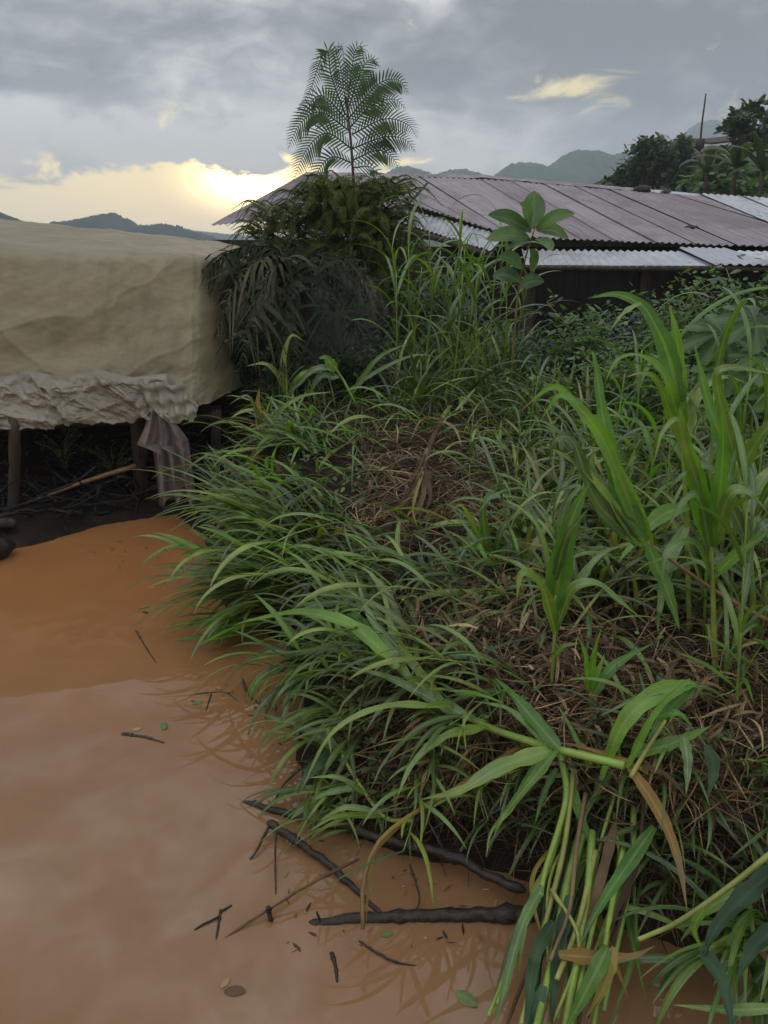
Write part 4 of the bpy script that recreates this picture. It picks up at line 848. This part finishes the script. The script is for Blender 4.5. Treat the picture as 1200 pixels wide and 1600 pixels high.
zone(mb, 560, 800, 640, 880, 420, (.05, .18), (.006, .015), 90, 200, (-20, 60), (20, 140), (.2, 1), N=8, lift=.08)
zone(mb, 1240, 2400, 600, 1500, 1500, (.06, .30), (.002, .008), 90, 200, (-15, 40), (-20, 50), (0, 1), N=6, lift=.07)
tag(mb.build('dead_straw', M['straw']), 'brown dead straw matted over the bank', 'dead straw', kind='stuff')
mb = MB()
def weeds(x0, x1, y0, y1, k, L, lift=.12, c=(0, 1)):
    zone(mb, x0, x1, y0, y1, k, L, (L[0] * .45, L[1] * .5), 90, 200, (-10, 50), (0, 60), c, N=6, lift=lift, prof='oval', clump=max(8, k // 14))
weeds(340, 560, 700, 1000, 500, (.02, .045)); weeds(800, 1240, 590, 900, 1500, (.02, .05), .2); weeds(560, 820, 860, 1000, 260, (.018, .04)); weeds(400, 1200, 620, 1450, 1100, (.015, .04))
weeds(460, 900, 1130, 1400, 260, (.02, .04), .08)
tag(mb.build('creeping_weeds', M['weed']), 'small-leaved creeping weeds among the grass', 'weeds', kind='stuff')

# ------------------------------------------------------------------ bushes below the eave
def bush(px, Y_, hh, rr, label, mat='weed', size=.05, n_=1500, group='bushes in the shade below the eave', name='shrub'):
    x = at(px, 500, Y_)[0]; b = np.array([x, Y_, Hs(x, Y_)]); t = empty(name, b, label, 'bush', group); mb = MB(); tips = []
    for i in range(12):
        a = rng.uniform(0, 6.28); d = rr * rng.uniform(.3, 1); tip = b + [math.cos(a) * d, math.sin(a) * d, hh * rng.uniform(.55, 1.05)]
        C_ = spline([b - [0, 0, .05], b + (tip - b) * [.3, .3, .6], tip], 9); mb.tube(C_, np.linspace(.006, .002, 9), 5, C=.8); tips.append(C_)
    mb.build('stems', M['stem'], t, b); mb = MB(); A = np.concatenate([c_[2:] for c_ in tips]); P = A[rng.integers(0, len(A), n_)] + rng.normal(0, 1, (n_, 3)) * rr * [.16, .16, .12]
    mb.blades(P, rng.uniform(0, 6.28, n_), rng.uniform(-.5, .8, n_), rng.uniform(0, .9, n_), size * rng.uniform(.5, 1.4, n_), size * .5 * rng.uniform(.7, 1.3, n_), rng.random(n_), N=5, twist=rng.uniform(-.9, .9, n_), prof='oval')
    mb.build('foliage', M[mat], t, b); return t
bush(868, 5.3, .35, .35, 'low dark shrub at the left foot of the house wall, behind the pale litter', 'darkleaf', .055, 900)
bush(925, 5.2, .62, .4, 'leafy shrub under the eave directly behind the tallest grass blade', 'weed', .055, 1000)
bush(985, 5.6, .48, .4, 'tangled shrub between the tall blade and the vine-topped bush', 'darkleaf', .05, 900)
bush(1045, 5.0, .78, .35, 'tall loose bush reaching up to the eave near the right side', 'weed', .05, 800)
bush(1110, 5.2, .78, .45, 'bush with bright small leaves behind the big lobed leaves', 'weed', .05, 1000)
bush(1180, 5.0, .88, .45, 'tall bush against the eave at the right picture edge', 'weed', .055, 1000)
bush(960, 4.5, .42, .4, 'low weedy bush in front of the shaded shrubs', 'weed', .04, 900)
bush(1050, 4.3, .5, .45, 'low green bush behind the pale-tipped grass leaves', 'weed', .04, 1000)
bush(860, 4.6, .3, .35, 'small sprawling weed bush at the end of the middle clump', 'weed', .035, 600)
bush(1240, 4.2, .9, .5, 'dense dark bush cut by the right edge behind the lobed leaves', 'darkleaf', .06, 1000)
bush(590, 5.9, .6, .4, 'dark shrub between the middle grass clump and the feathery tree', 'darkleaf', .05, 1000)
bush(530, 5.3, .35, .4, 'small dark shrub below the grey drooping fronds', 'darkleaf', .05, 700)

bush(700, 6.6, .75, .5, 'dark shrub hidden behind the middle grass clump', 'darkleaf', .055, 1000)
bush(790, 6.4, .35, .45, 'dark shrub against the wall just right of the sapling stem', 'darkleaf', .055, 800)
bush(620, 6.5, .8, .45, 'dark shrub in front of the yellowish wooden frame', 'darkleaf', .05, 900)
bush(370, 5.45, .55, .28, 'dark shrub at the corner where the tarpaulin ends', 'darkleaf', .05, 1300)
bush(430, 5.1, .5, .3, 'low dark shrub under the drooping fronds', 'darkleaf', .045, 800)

# palmate plant
def palmate(mb, c, r, nrm, up, rnd):
    nrm = nrm / np.linalg.norm(nrm); up = up - nrm * np.dot(up, nrm); up /= np.linalg.norm(up); sd_ = np.cross(nrm, up)
    th = np.radians(np.linspace(-155, 155, 125)); lob = np.abs(np.cos(th * 4)) ** .75
    rr = r * (.50 + .50 * lob) * (1 - .30 * np.abs(th) / 2.7) * (1 + .035 * np.sin(th * 61))
    k = np.linspace(0.02, 1, 9)[:, None]; R_ = rr[None] * k; lift = .10 * r * (1 - lob)[None] * k - .28 * r * (k * rr[None] / r) ** 2 + .02 * r * np.sin(th * 7)[None] * k
    P = c + R_[..., None] * (np.cos(th)[None, :, None] * up + np.sin(th)[None, :, None] * sd_) + lift[..., None] * nrm
    C = np.zeros(P.shape); C[..., 0] = rnd; C[..., 1] = k * .8; C[..., 2] = np.clip(1.15 - lob ** 4 * 1.3, 0, 1)[None]
    mb.grid(P, C)
def castor(spec, Yf, foot, label):
    b = at(*foot, Yf); b[2] = Hs(b[0], b[1]); t = empty('lobed_leaf_plant', b, label, 'plant')
    for px, py, r_, Y_, n_, u_ in spec:
        c = at(px, py, Y_); mb = MB(); mb.tube(spline([b, (b + c) / 2 + [0, .03, .05], c], 10), np.linspace(.007, .0035, 10), 6, C=.3); mb.build('stem', M['stem'], t, b)
        mb = MB(); palmate(mb, c, r_ * Y_ / F, np.array(n_, float), np.array(u_, float), rng.random()); mb.build('leaf', M['broad'], t, b)
castor([(1128, 520, 62, 3.2, (-.2, -.7, .8), (-.9, 0, -.2)), (1180, 500, 66, 3.0, (.1, -.6, .9), (-.5, 0, -.6)), (1140, 575, 60, 3.1, (-.1, -.5, .9), (-.8, -.3, -.3)), (1195, 560, 62, 2.9, (.1, -.4, 1), (-.3, -.5, -.5)), (1150, 625, 50, 3.05, (-.3, -.5, .8), (-.6, -.3, -.5)), (1215, 620, 60, 2.9, (0, -.4, 1), (.4, -.5, -.5))],
       3.2, (1190, 700), 'plant with large blue-green lobed leaves at the right edge below the eave')
# sapling
b = at(800, 560, 4.9); b[2] = Hs(b[0], b[1]); t = empty('sapling', b, 'broad-leaved sapling standing out against the brown roof', 'sapling'); top = at(838, 350, 4.5)
mb = MB(); sp_ = spline([b, at(808, 470, 4.7), at(822, 400, 4.55), top], 16); mb.tube(sp_, np.linspace(.009, .004, 16), 6, C=.9); mb.build('stem', M['stem'], t, b)
for (x0, y0, x1, y1, w_, dY) in [(832, 358, 835, 299, 40, .05), (830, 362, 763, 336, 34, -.05), (826, 372, 760, 374, 32, .05), (838, 358, 898, 334, 28, -.06), (838, 360, 888, 372, 30, .06), (835, 375, 862, 392, 28, -.08), (828, 390, 832, 424, 32, .04), (828, 350, 812, 318, 30, -.05), (825, 380, 790, 395, 26, .1), (815, 420, 780, 400, 30, 0), (812, 440, 770, 430, 30, .05), (812, 450, 850, 440, 28, 0)]:
    pts_ = spline([[x0, y0], [(x0 + x1) / 2, (y0 + y1) / 2 - 5], [x1, y1]], 12); C_ = np.array([at(p[0], p[1], 4.5 + dY * 2 * i / 11) for i, p in enumerate(pts_)])
    mb = MB(); mb.blade(C_, taper(12, 'oval') * w_ * .84 * 4.5 / F, np.array([rng.uniform(-.3, .3), -.8, .6]), rng.random(), fold=.35); mb.build('leaf', M['broad'], t, b)

# ------------------------------------------------------------------ tree fern and feathery tree
def frond(mb, P, plen, nrm, n_p, rnd, droop=.3, wid=.22, bothw=1.0, shag=0.0):
    """pinnae along rachis P"""
    P = spline(P, n_p); T = np.gradient(P, axis=0); T /= np.linalg.norm(T, axis=1)[:, None]
    t = np.linspace(0, 1, n_p); ln = plen * (np.minimum(1, .35 + t * 2.2) * (1 - t ** 2.2) + .08)
    for sg in (-1, 1):
        Sd = np.cross(T, nrm) * sg; Sd /= np.linalg.norm(Sd, axis=1)[:, None] + 1e-9
        D = Sd * .80 + T * (.6 + shag * rng.normal(0, .7, n_p))[:, None] + shag * rng.normal(0, .35, (n_p, 3)); N = 5; tt = np.linspace(0, 1, N)
        L = ln * rng.uniform(.88 - shag * .7, 1.1 + shag * .3, n_p)
        C_ = P[:, None] + D[:, None] * (L[:, None] * tt)[..., None] + np.array([0, 0, -1.]) * (droop * L[:, None] * tt ** 2)[..., None]
        w = (wid * L[:, None] * np.array([.5, 1, .9, .6, .06]))[..., None] * .5 * bothw
        W_ = T[:, None] * w
        V = np.stack([C_ - W_, C_ + W_], 2); C = np.zeros(V.shape); C[..., 0] = np.clip(rnd + rng.normal(0, .12, n_p), 0, 1)[:, None, None]; C[..., 1] = .3; C[..., 2] = .7
        i = np.arange(N - 1); f = np.stack([i * 2, i * 2 + 1, i * 2 + 3, i * 2 + 2], -1); f = (f[None] + (np.arange(n_p) * N * 2)[:, None, None]).reshape(-1, 4)
        mb.add(V.reshape(-1, 3), f, C.reshape(-1, 3))
    mb.tube(P, np.linspace(.006, .0015, n_p), 4, C=.2)
YF = 6.3; b = at(556, 470, YF); b[2] = Hs(b[0], b[1])
fern = empty('tree_fern', b, 'tall fern with feathery arching fronds silhouetted against the cloudy sky', 'fern')
mb = MB(); mb.tube(spline([b - [0, 0, .05], at(556, 380, YF), at(551, 260, YF), at(545, 190, YF), at(540, 150, YF)], 24), np.linspace(.022, .008, 24), 7, rough=.08); mb.build('trunk', M['bark'], fern, b)
for pts_, pl in [([(545, 185), (590, 132), (622, 125), (638, 146)], 32), ([(544, 170), (565, 110), (582, 92), (594, 106)], 24), ([(543, 165), (550, 105), (556, 78), (566, 74), (568, 104)], 20), ([(541, 170), (533, 110), (525, 80), (534, 72), (538, 95)], 15),
                 ([(540, 180), (518, 120), (512, 80), (500, 95), (485, 140), (466, 172)], 20), ([(544, 190), (505, 150), (480, 165), (463, 188)], 26), ([(547, 205), (500, 175), (468, 195), (450, 232)], 32), ([(549, 232), (510, 208), (478, 235), (458, 284)], 30),
                 ([(550, 210), (600, 186), (636, 194), (652, 215)], 30), ([(551, 232), (600, 214), (632, 218), (649, 237)], 28), ([(551, 250), (590, 235), (612, 245), (622, 262)], 26), ([(551, 255), (520, 245), (500, 262), (490, 290)], 26), ([(546, 200), (580, 165), (615, 155), (634, 170)], 26), ([(551, 262), (580, 262), (600, 290)], 24), ]:
    dY = rng.uniform(-.35, .35); n_ = len(pts_); P = np.array([at(p[0], p[1], YF + dY * i / (n_ - 1)) for i, p in enumerate(pts_)])
    npn = max(12, int(sum(math.dist(a_, b_) for a_, b_ in zip(pts_[:-1], pts_[1:])) / 4.4))
    mb = MB(); frond(mb, P, pl * YF / F, np.array([rng.uniform(-.1, .3), -.95, .25]), npn, rng.random() * .5, .20, .15); mb.build('frond', M['fern'], fern, b)
# feathery bushy tree below the fern
bt = at(548, 470, 6.2); bt[2] = Hs(bt[0], bt[1])
YT = 6.2
ft = empty('feathery_tree', bt, 'dense feathery-leaved small tree under the fern, hiding the roof end', 'tree')
mb = MB(); crown = [((555, 300), 46, 34), ((520, 330), 60, 50), ((590, 340), 52, 50), ((470, 350), 40, 36), ((560, 390), 80, 50), ((620, 400), 40, 44), ((510, 420), 60, 40), ((600, 450), 50, 44), ((410, 360), 34, 18), ((425, 335), 34, 20), ((605, 300), 42, 26), ((500, 300), 44, 28), ((450, 385), 40, 24), ((550, 460), 60, 40)]
mb.tube(spline([bt - [0, 0, .1], at(550, 420, YT), at(555, 330, YT)], 12), np.linspace(.035, .012, 12), 7, rough=.08)
for (c, rx, ry) in crown: mb.tube(spline([at(550, 440, YT), at((c[0] + 550) / 2, (c[1] + 425) / 2, YT), at(*c, YT)], 8), np.linspace(.015, .004, 8), 5)
mb.build('trunk', M['bark'], ft, bt); mb = MB(); k = YT / F
for (c, rx, ry) in crown:
    c3 = at(*c, YT); nf = int(rx * ry / 26)
    for i in range(nf):
        d = rng.normal(size=3); d /= np.linalg.norm(d); p0 = c3 + d * np.array([rx * k, rx * k * .8, ry * k]) * rng.uniform(.1, .85); a = math.atan2(d[1], d[0]) + rng.normal(0, .7); L = rng.uniform(.14, .30)
        dv = np.array([math.cos(a), math.sin(a), 0]); P = [p0, p0 + dv * L * .5 + [0, 0, .03], p0 + dv * L + [0, 0, -.07 * rng.uniform(0, 2)]]
        frond(mb, np.array(P), rng.uniform(.035, .06), np.array([rng.uniform(-.4, .4), -.3, 1]), 17, np.clip(rng.normal(.5, .25), 0, 1), .25, .24)
mb.build('crown', M['feather'], ft, bt)
mb = MB(); cl = [(at(c[0], c[1], YT + .1), (rx * k * .8, rx * k * .6, ry * k * .8)) for c, rx, ry in crown]; leafcloud(mb, cl, .022, 13000); mb.build('inner_foliage', M['feather'], ft, bt)
# drooping grey fronds
bd = at(470, 560, 5.6); bd[2] = Hs(bd[0], bd[1])
dr_ = empty('drooping_palm', bd, 'dusty grey-green palm with heavy drooping fronds beside the tarpaulin', 'palm', None)
mb = MB(); mb.tube(spline([bd - [0, 0, .1], at(476, 480, 5.6), at(480, 410, 5.6)], 10), np.linspace(.05, .035, 10), 9, rough=.1); mb.build('trunk', M['bark'], dr_, bd)
for pts_, pl, dY in [([(480, 410), (420, 385), (350, 395), (302, 435)], 60, -.3), ([(480, 412), (420, 400), (370, 440), (330, 540)], 80, -.5), ([(478, 412), (440, 410), (400, 470), (370, 590)], 80, -.7), ([(482, 410), (500, 400), (560, 440), (600, 520)], 70, -.4), ([(480, 412), (480, 410), (500, 470), (520, 580)], 80, -.75),
                     ([(482, 408), (520, 395), (575, 430), (615, 470)], 60, .1), ([(479, 412), (440, 398), (380, 410), (335, 470)], 80, .1), ([(481, 412), (460, 420), (445, 500), (440, 600)], 80, -.8), ([(482, 410), (520, 420), (550, 480), (565, 560)], 70, -.6), ([(478, 410), (430, 380), (380, 378), (340, 392)], 30, .3),
                     ([(480, 410), (400, 405), (350, 460), (345, 560)], 70, -.2)]:
    for rep in range(1):
        n_ = len(pts_); jx, jy = rng.normal(0, 16, 2) * (rep > 0); P = np.array([at(p[0] + jx * i, p[1] + jy * i * .7, 5.6 + (dY + .25 * rep) * i / (n_ - 1)) for i, p in enumerate(pts_)])
        mb = MB(); frond(mb, P, pl * rng.uniform(.5, .95) * 5.4 / F, np.array([rng.normal(0, .4), -.35, .8]), 60, rng.random() * .8, rng.uniform(.5, 1.5), rng.uniform(.07, .2), 1.0, .9); mb.build('frond', M['dusty'], dr_, bd)
# dark sheeting draped below the fronds
M['darksheet'] = tarpmat('dark_sheeting', (.022, .024, .026), (.075, .076, .074), .5, .05)
ap = at(492, 400, 5.75); rows = []
for v_ in np.linspace(0, 1, 60):
    row = []
    for u_ in np.linspace(0, 1, 160):
        a = (u_ - .5) * 3.0; fo = abs(math.sin(u_ * 21 + 1.2 * math.sin(u_ * 7) + .6 * v_)) ** .7; r_ = .05 + .50 * v_ ** .75 + (.075 * fo + .02 * math.sin(u_ * 60 + v_ * 4)) * v_
        row.append([ap[0] + math.sin(a) * r_ * 1.15, 5.95 - math.cos(a) * r_ * .75, ap[2] - .03 - v_ ** 1.25 * .78 - .03 * fo * v_ + .02 * math.sin(u_ * 33) * v_])
    rows.append(row)
mb = MB(); mb.grid(np.array(rows)); tag(mb.build('plastic_sheet', M['darksheet'], origin=ap), 'dark grey plastic sheet draped in folds beneath the drooping fronds', 'plastic sheet')
# dark brown cloth-like heap behind it
hp_ = at(555, 470, 5.9)
rows = []
for j, v_ in enumerate(np.linspace(0, 1, 30)):
    row = []
    for u_ in np.linspace(0, 1, 40):
        a = (u_ - .5) * 2.6; r_ = .12 + .30 * v_ ** .7; row.append([hp_[0] + math.sin(a) * r_, 6.0 - math.cos(a) * r_ * .7 + .03 * math.sin(u_ * 25) * v_, at(555, 430, 5.9)[2] - .02 - v_ * .75 + .02 * math.sin(u_ * 9)])
    rows.append(row)
mb = MB(); mb.grid(np.array(rows)); tag(mb.build('cloth_cover', M['rag'], origin=hp_), 'dull brown cloth draped over a heap beside the drooping fronds', 'cloth')

# ------------------------------------------------------------------ branches, twigs and leaves in the water
def stick(name, pts_, wpx, label, cat='branch', z=.0, mat='wetwood', group=None, rough=.1, twigs=()):
    N_ = 70; P = spline(np.array([onz(p[0], p[1], p[2] if len(p) > 2 else z) for p in pts_]), N_); r_ = wpx * .46 * np.linalg.norm(P - CAM, axis=1) / F
    w_ = np.convolve(rng.normal(0, 1, (N_ + 8)), np.ones(5) / 5, 'same')[4:-4]; P = P + np.stack([w_ * 0, w_ * .5, w_ * .3], -1) * r_[:, None] * (.25 if wpx > 20 else .7)
    kn = 1 + .45 * np.exp(-((np.arange(N_) - N_ * .22) / 1.6) ** 2) + .35 * np.exp(-((np.arange(N_) - N_ * .63) / 1.4) ** 2)
    ends = np.clip(np.minimum(np.arange(N_) + .6, N_ - .4 - np.arange(N_)) / 2.2, 0, 1) ** .6
    mb = MB(); mb.tube(P, r_ * np.linspace(1, .55, N_) * kn * ends * (1 + (.04 if wpx > 20 else .10) * w_), 12, rough=rough + .05)
    for tw in twigs: mb.tube(spline(np.array([onz(*p) for p in tw]), 6), .0028, 5, rough=.2)
    return tag(mb.build(name, M[mat], origin=P[0]), label, cat, group)
stick('branch', [(880, 1424, .02), (760, 1430, .008), (640, 1432, .004), (560, 1436, .002), (482, 1444, -.006)], 25, 'thick black branch lying horizontally in the water near the bottom', rough=.06, twigs=[[(500, 1440, .01), (495, 1425, .05)]])
stick('branch', [(820, 1392, .05), (700, 1335, .06), (590, 1308, .04), (500, 1284, .02), (440, 1270, .008), (370, 1254, -.012)], 17, 'dark branch slanting from the bank with its thin tip sinking in the water', rough=.08)
stick('branch', [(418, 1284, .03), (480, 1325, .02), (540, 1375, .01), (600, 1432, .0)], 13, 'dark branch pointing down right to the thick horizontal one', rough=.08)
stick('twig', [(190, 1147), (225, 1152), (257, 1161)], 6, 'short brown twig floating alone at the left of the open water', 'twig')
stick('twig', [(345, 1421), (340, 1455), (335, 1488, -.005)], 5, 'forked dead twig floating below the sunken branch tip', 'twig', twigs=[[(343, 1432, .004), (318, 1444, .003), (304, 1453, .0)], [(345, 1424, .004), (362, 1415, .0)]])
stick('twig', [(418, 1418, .03), (422, 1432, .01), (427, 1446, -.01)], 8, 'short brown twig stub standing out of the water by the straw stalk', 'twig')
stick('twig', [(518, 1488), (524, 1510), (527, 1535)], 7, 'small dark twig floating below the thick horizontal branch', 'twig')
stick('twig', [(432, 1285, .06), (430, 1340, .03), (431, 1406, -.005)], 3.5, 'thin upright reddish twig in front of the slanting branches', 'twig')
stick('twig', [(420, 1292, .03), (400, 1330, .01), (390, 1343)], 5, 'twig dipping off the left end of the branches', 'twig')
stick('twig', [(212, 985), (228, 1012), (244, 1036)], 3, 'thin twig floating close to the leafy tuft in the bay', 'twig')
stick('twig', [(305, 1085), (350, 1082), (372, 1096)], 3, 'thin crooked twig floating next to the pale leaf', 'twig', twigs=[[(330, 1084, .003), (322, 1110, .0)]])
stick('straw_stalk', [(562, 1340, .08), (470, 1390, .035), (400, 1434, .01), (342, 1472, -.004)], 5, 'pale straw stalk slanting out of the water left of the golden stalk', 'straw', mat='straw')
def fl_leaf(px, py, L, a, label, mat='weed', w=.5, r=.9):
    p = onz(px, py, .003); mb = MB(); mb.blades(np.array([p]), np.array([R(a)]), np.array([.12]), np.array([.25]), np.array([L]), np.array([L * w]), np.array([r]), N=9, prof='oval', twist=np.array([.1])); return tag(mb.build('floating_leaf', M[mat], origin=p), label, 'leaf', 'leaves floating on the water')
fl_leaf(255, 1128, .05, -70, 'pale green leaf floating by the short brown twig'); fl_leaf(300, 1100, .04, 30, 'pale leaf floating at the crooked twig'); fl_leaf(712, 1548, .06, -40, 'light green leaf floating at the bottom beside the hanging stalks')
fl_leaf(205, 1140, .035, 10, 'faded leaf lying just above the short brown twig', 'straw'); fl_leaf(596, 1461, .03, 10, 'small leaf floating right under the thick branch'); fl_leaf(216, 950, .05, 20, 'tan leaf floating in the orange water', 'straw', .4, .8); fl_leaf(232, 958, .04, 150, 'curled leaf touching the tan leaf in the orange water', 'straw', .4, .4)
fl_leaf(350, 1548, .05, 0, 'dead brown leaf floating alone near the bottom edge', 'straw', .5, .5); fl_leaf(345, 1543, .03, 60, 'tiny pale leaf resting on the dead brown one', 'straw', .5, .9)
mb = MB(); k = 190; px = np.concatenate([rng.normal(190, 32, 45), rng.normal(265, 22, 22), rng.normal(350, 40, 23), rng.uniform(390, 480, 40), rng.uniform(440, 800, 60)]); py = np.concatenate([rng.normal(865, 13, 45), rng.normal(905, 12, 22), rng.normal(1085, 22, 23), rng.uniform(1030, 1270, 40), rng.uniform(1310, 1480, 60)])
P = np.array([onz(a, b_, .002) for a, b_ in zip(px, py)]); mb.blades(P, rng.uniform(0, 6.3, k), np.full(k, .08), np.full(k, .2), rng.uniform(.006, .035, k), rng.uniform(.002, .008, k), rng.random(k), N=5, prof='oval')
tag(mb.build('floating_debris', M['straw']), 'small plant debris floating on the muddy water', 'debris', kind='stuff')
mb = MB(); k = 700; x_ = rng.uniform(-3.6, -1.0, k); y_ = rng.uniform(4.25, 5.3, k); z_ = H(x_, y_); ok = z_ > .015
for a_, b_, c_ in zip(x_[ok], y_[ok], z_[ok]):
    th = rng.uniform(0, 6.28); L_ = rng.uniform(.08, .45); e_ = rng.uniform(-.1, .6); d = np.array([math.cos(th) * math.cos(e_), math.sin(th) * math.cos(e_), math.sin(e_)]) * L_
    p = np.array([a_, b_, c_ + rng.uniform(0, .08)]); mb.tube(spline([p, p + d * .5 + rng.normal(0, .02, 3), p + d], 5), rng.uniform(.003, .010), 4)
tag(mb.build('brushwood', M['planks']), 'dark brushwood and roots heaped under the tarpaulin shelter', 'brushwood', kind='stuff')
for (pp, lb) in [([(470, 1200, .03), (440, 1230, .008), (425, 1262, -.004)], 'thin curved rootlet trailing into the water under the low grass plant'), ([(640, 1350, .05), (655, 1400, .02), (650, 1425, .0)], 'short rootlet hanging between the slanting branch and the thick one'),
                 ([(560, 1470, 0), (610, 1500, .004), (660, 1512, -.003)], 'thin twig floating to the lower right of the thick branch'), ([(378, 1060, .02), (392, 1090, .004), (430, 1110, 0)], 'crooked twig afloat beside the hanging tussock')]:
    stick('twig', pp, 4, lb, 'twig')
# twiggy brush under the shelter
for i, (px, label) in enumerate([(70, 'dark weedy brush under the tarpaulin behind the leaning pole'), (150, 'low brush in the gloom right of the pole middle'), (300, 'dark brush behind the hanging sack cloth')]):
    bush(px, 4.9, .25, .25, label, 'darkleaf', .03, 350, 'brush under the shelter', 'brush')

# ------------------------------------------------------------------ haze
mh = bpy.data.materials.new('haze'); mh.use_nodes = True; n = mh.node_tree; n.nodes.clear()
pvn = nn(n, 'ShaderNodeVolumePrincipled'); pvn.inputs['Color'].default_value = (.74, .84, 1.0, 1); pvn.inputs['Density'].default_value = .0013; pvn.inputs['Anisotropy'].default_value = .2
on = nn(n, 'ShaderNodeOutputMaterial'); n.links.new(pvn.outputs[0], on.inputs['Volume'])
mb = MB(); mb.box((0, 560, 59), (1700, 1300, 122)); tag(mb.build('haze', mh, flat=True), 'thin bluish evening haze over the valley', 'haze', kind='stuff')
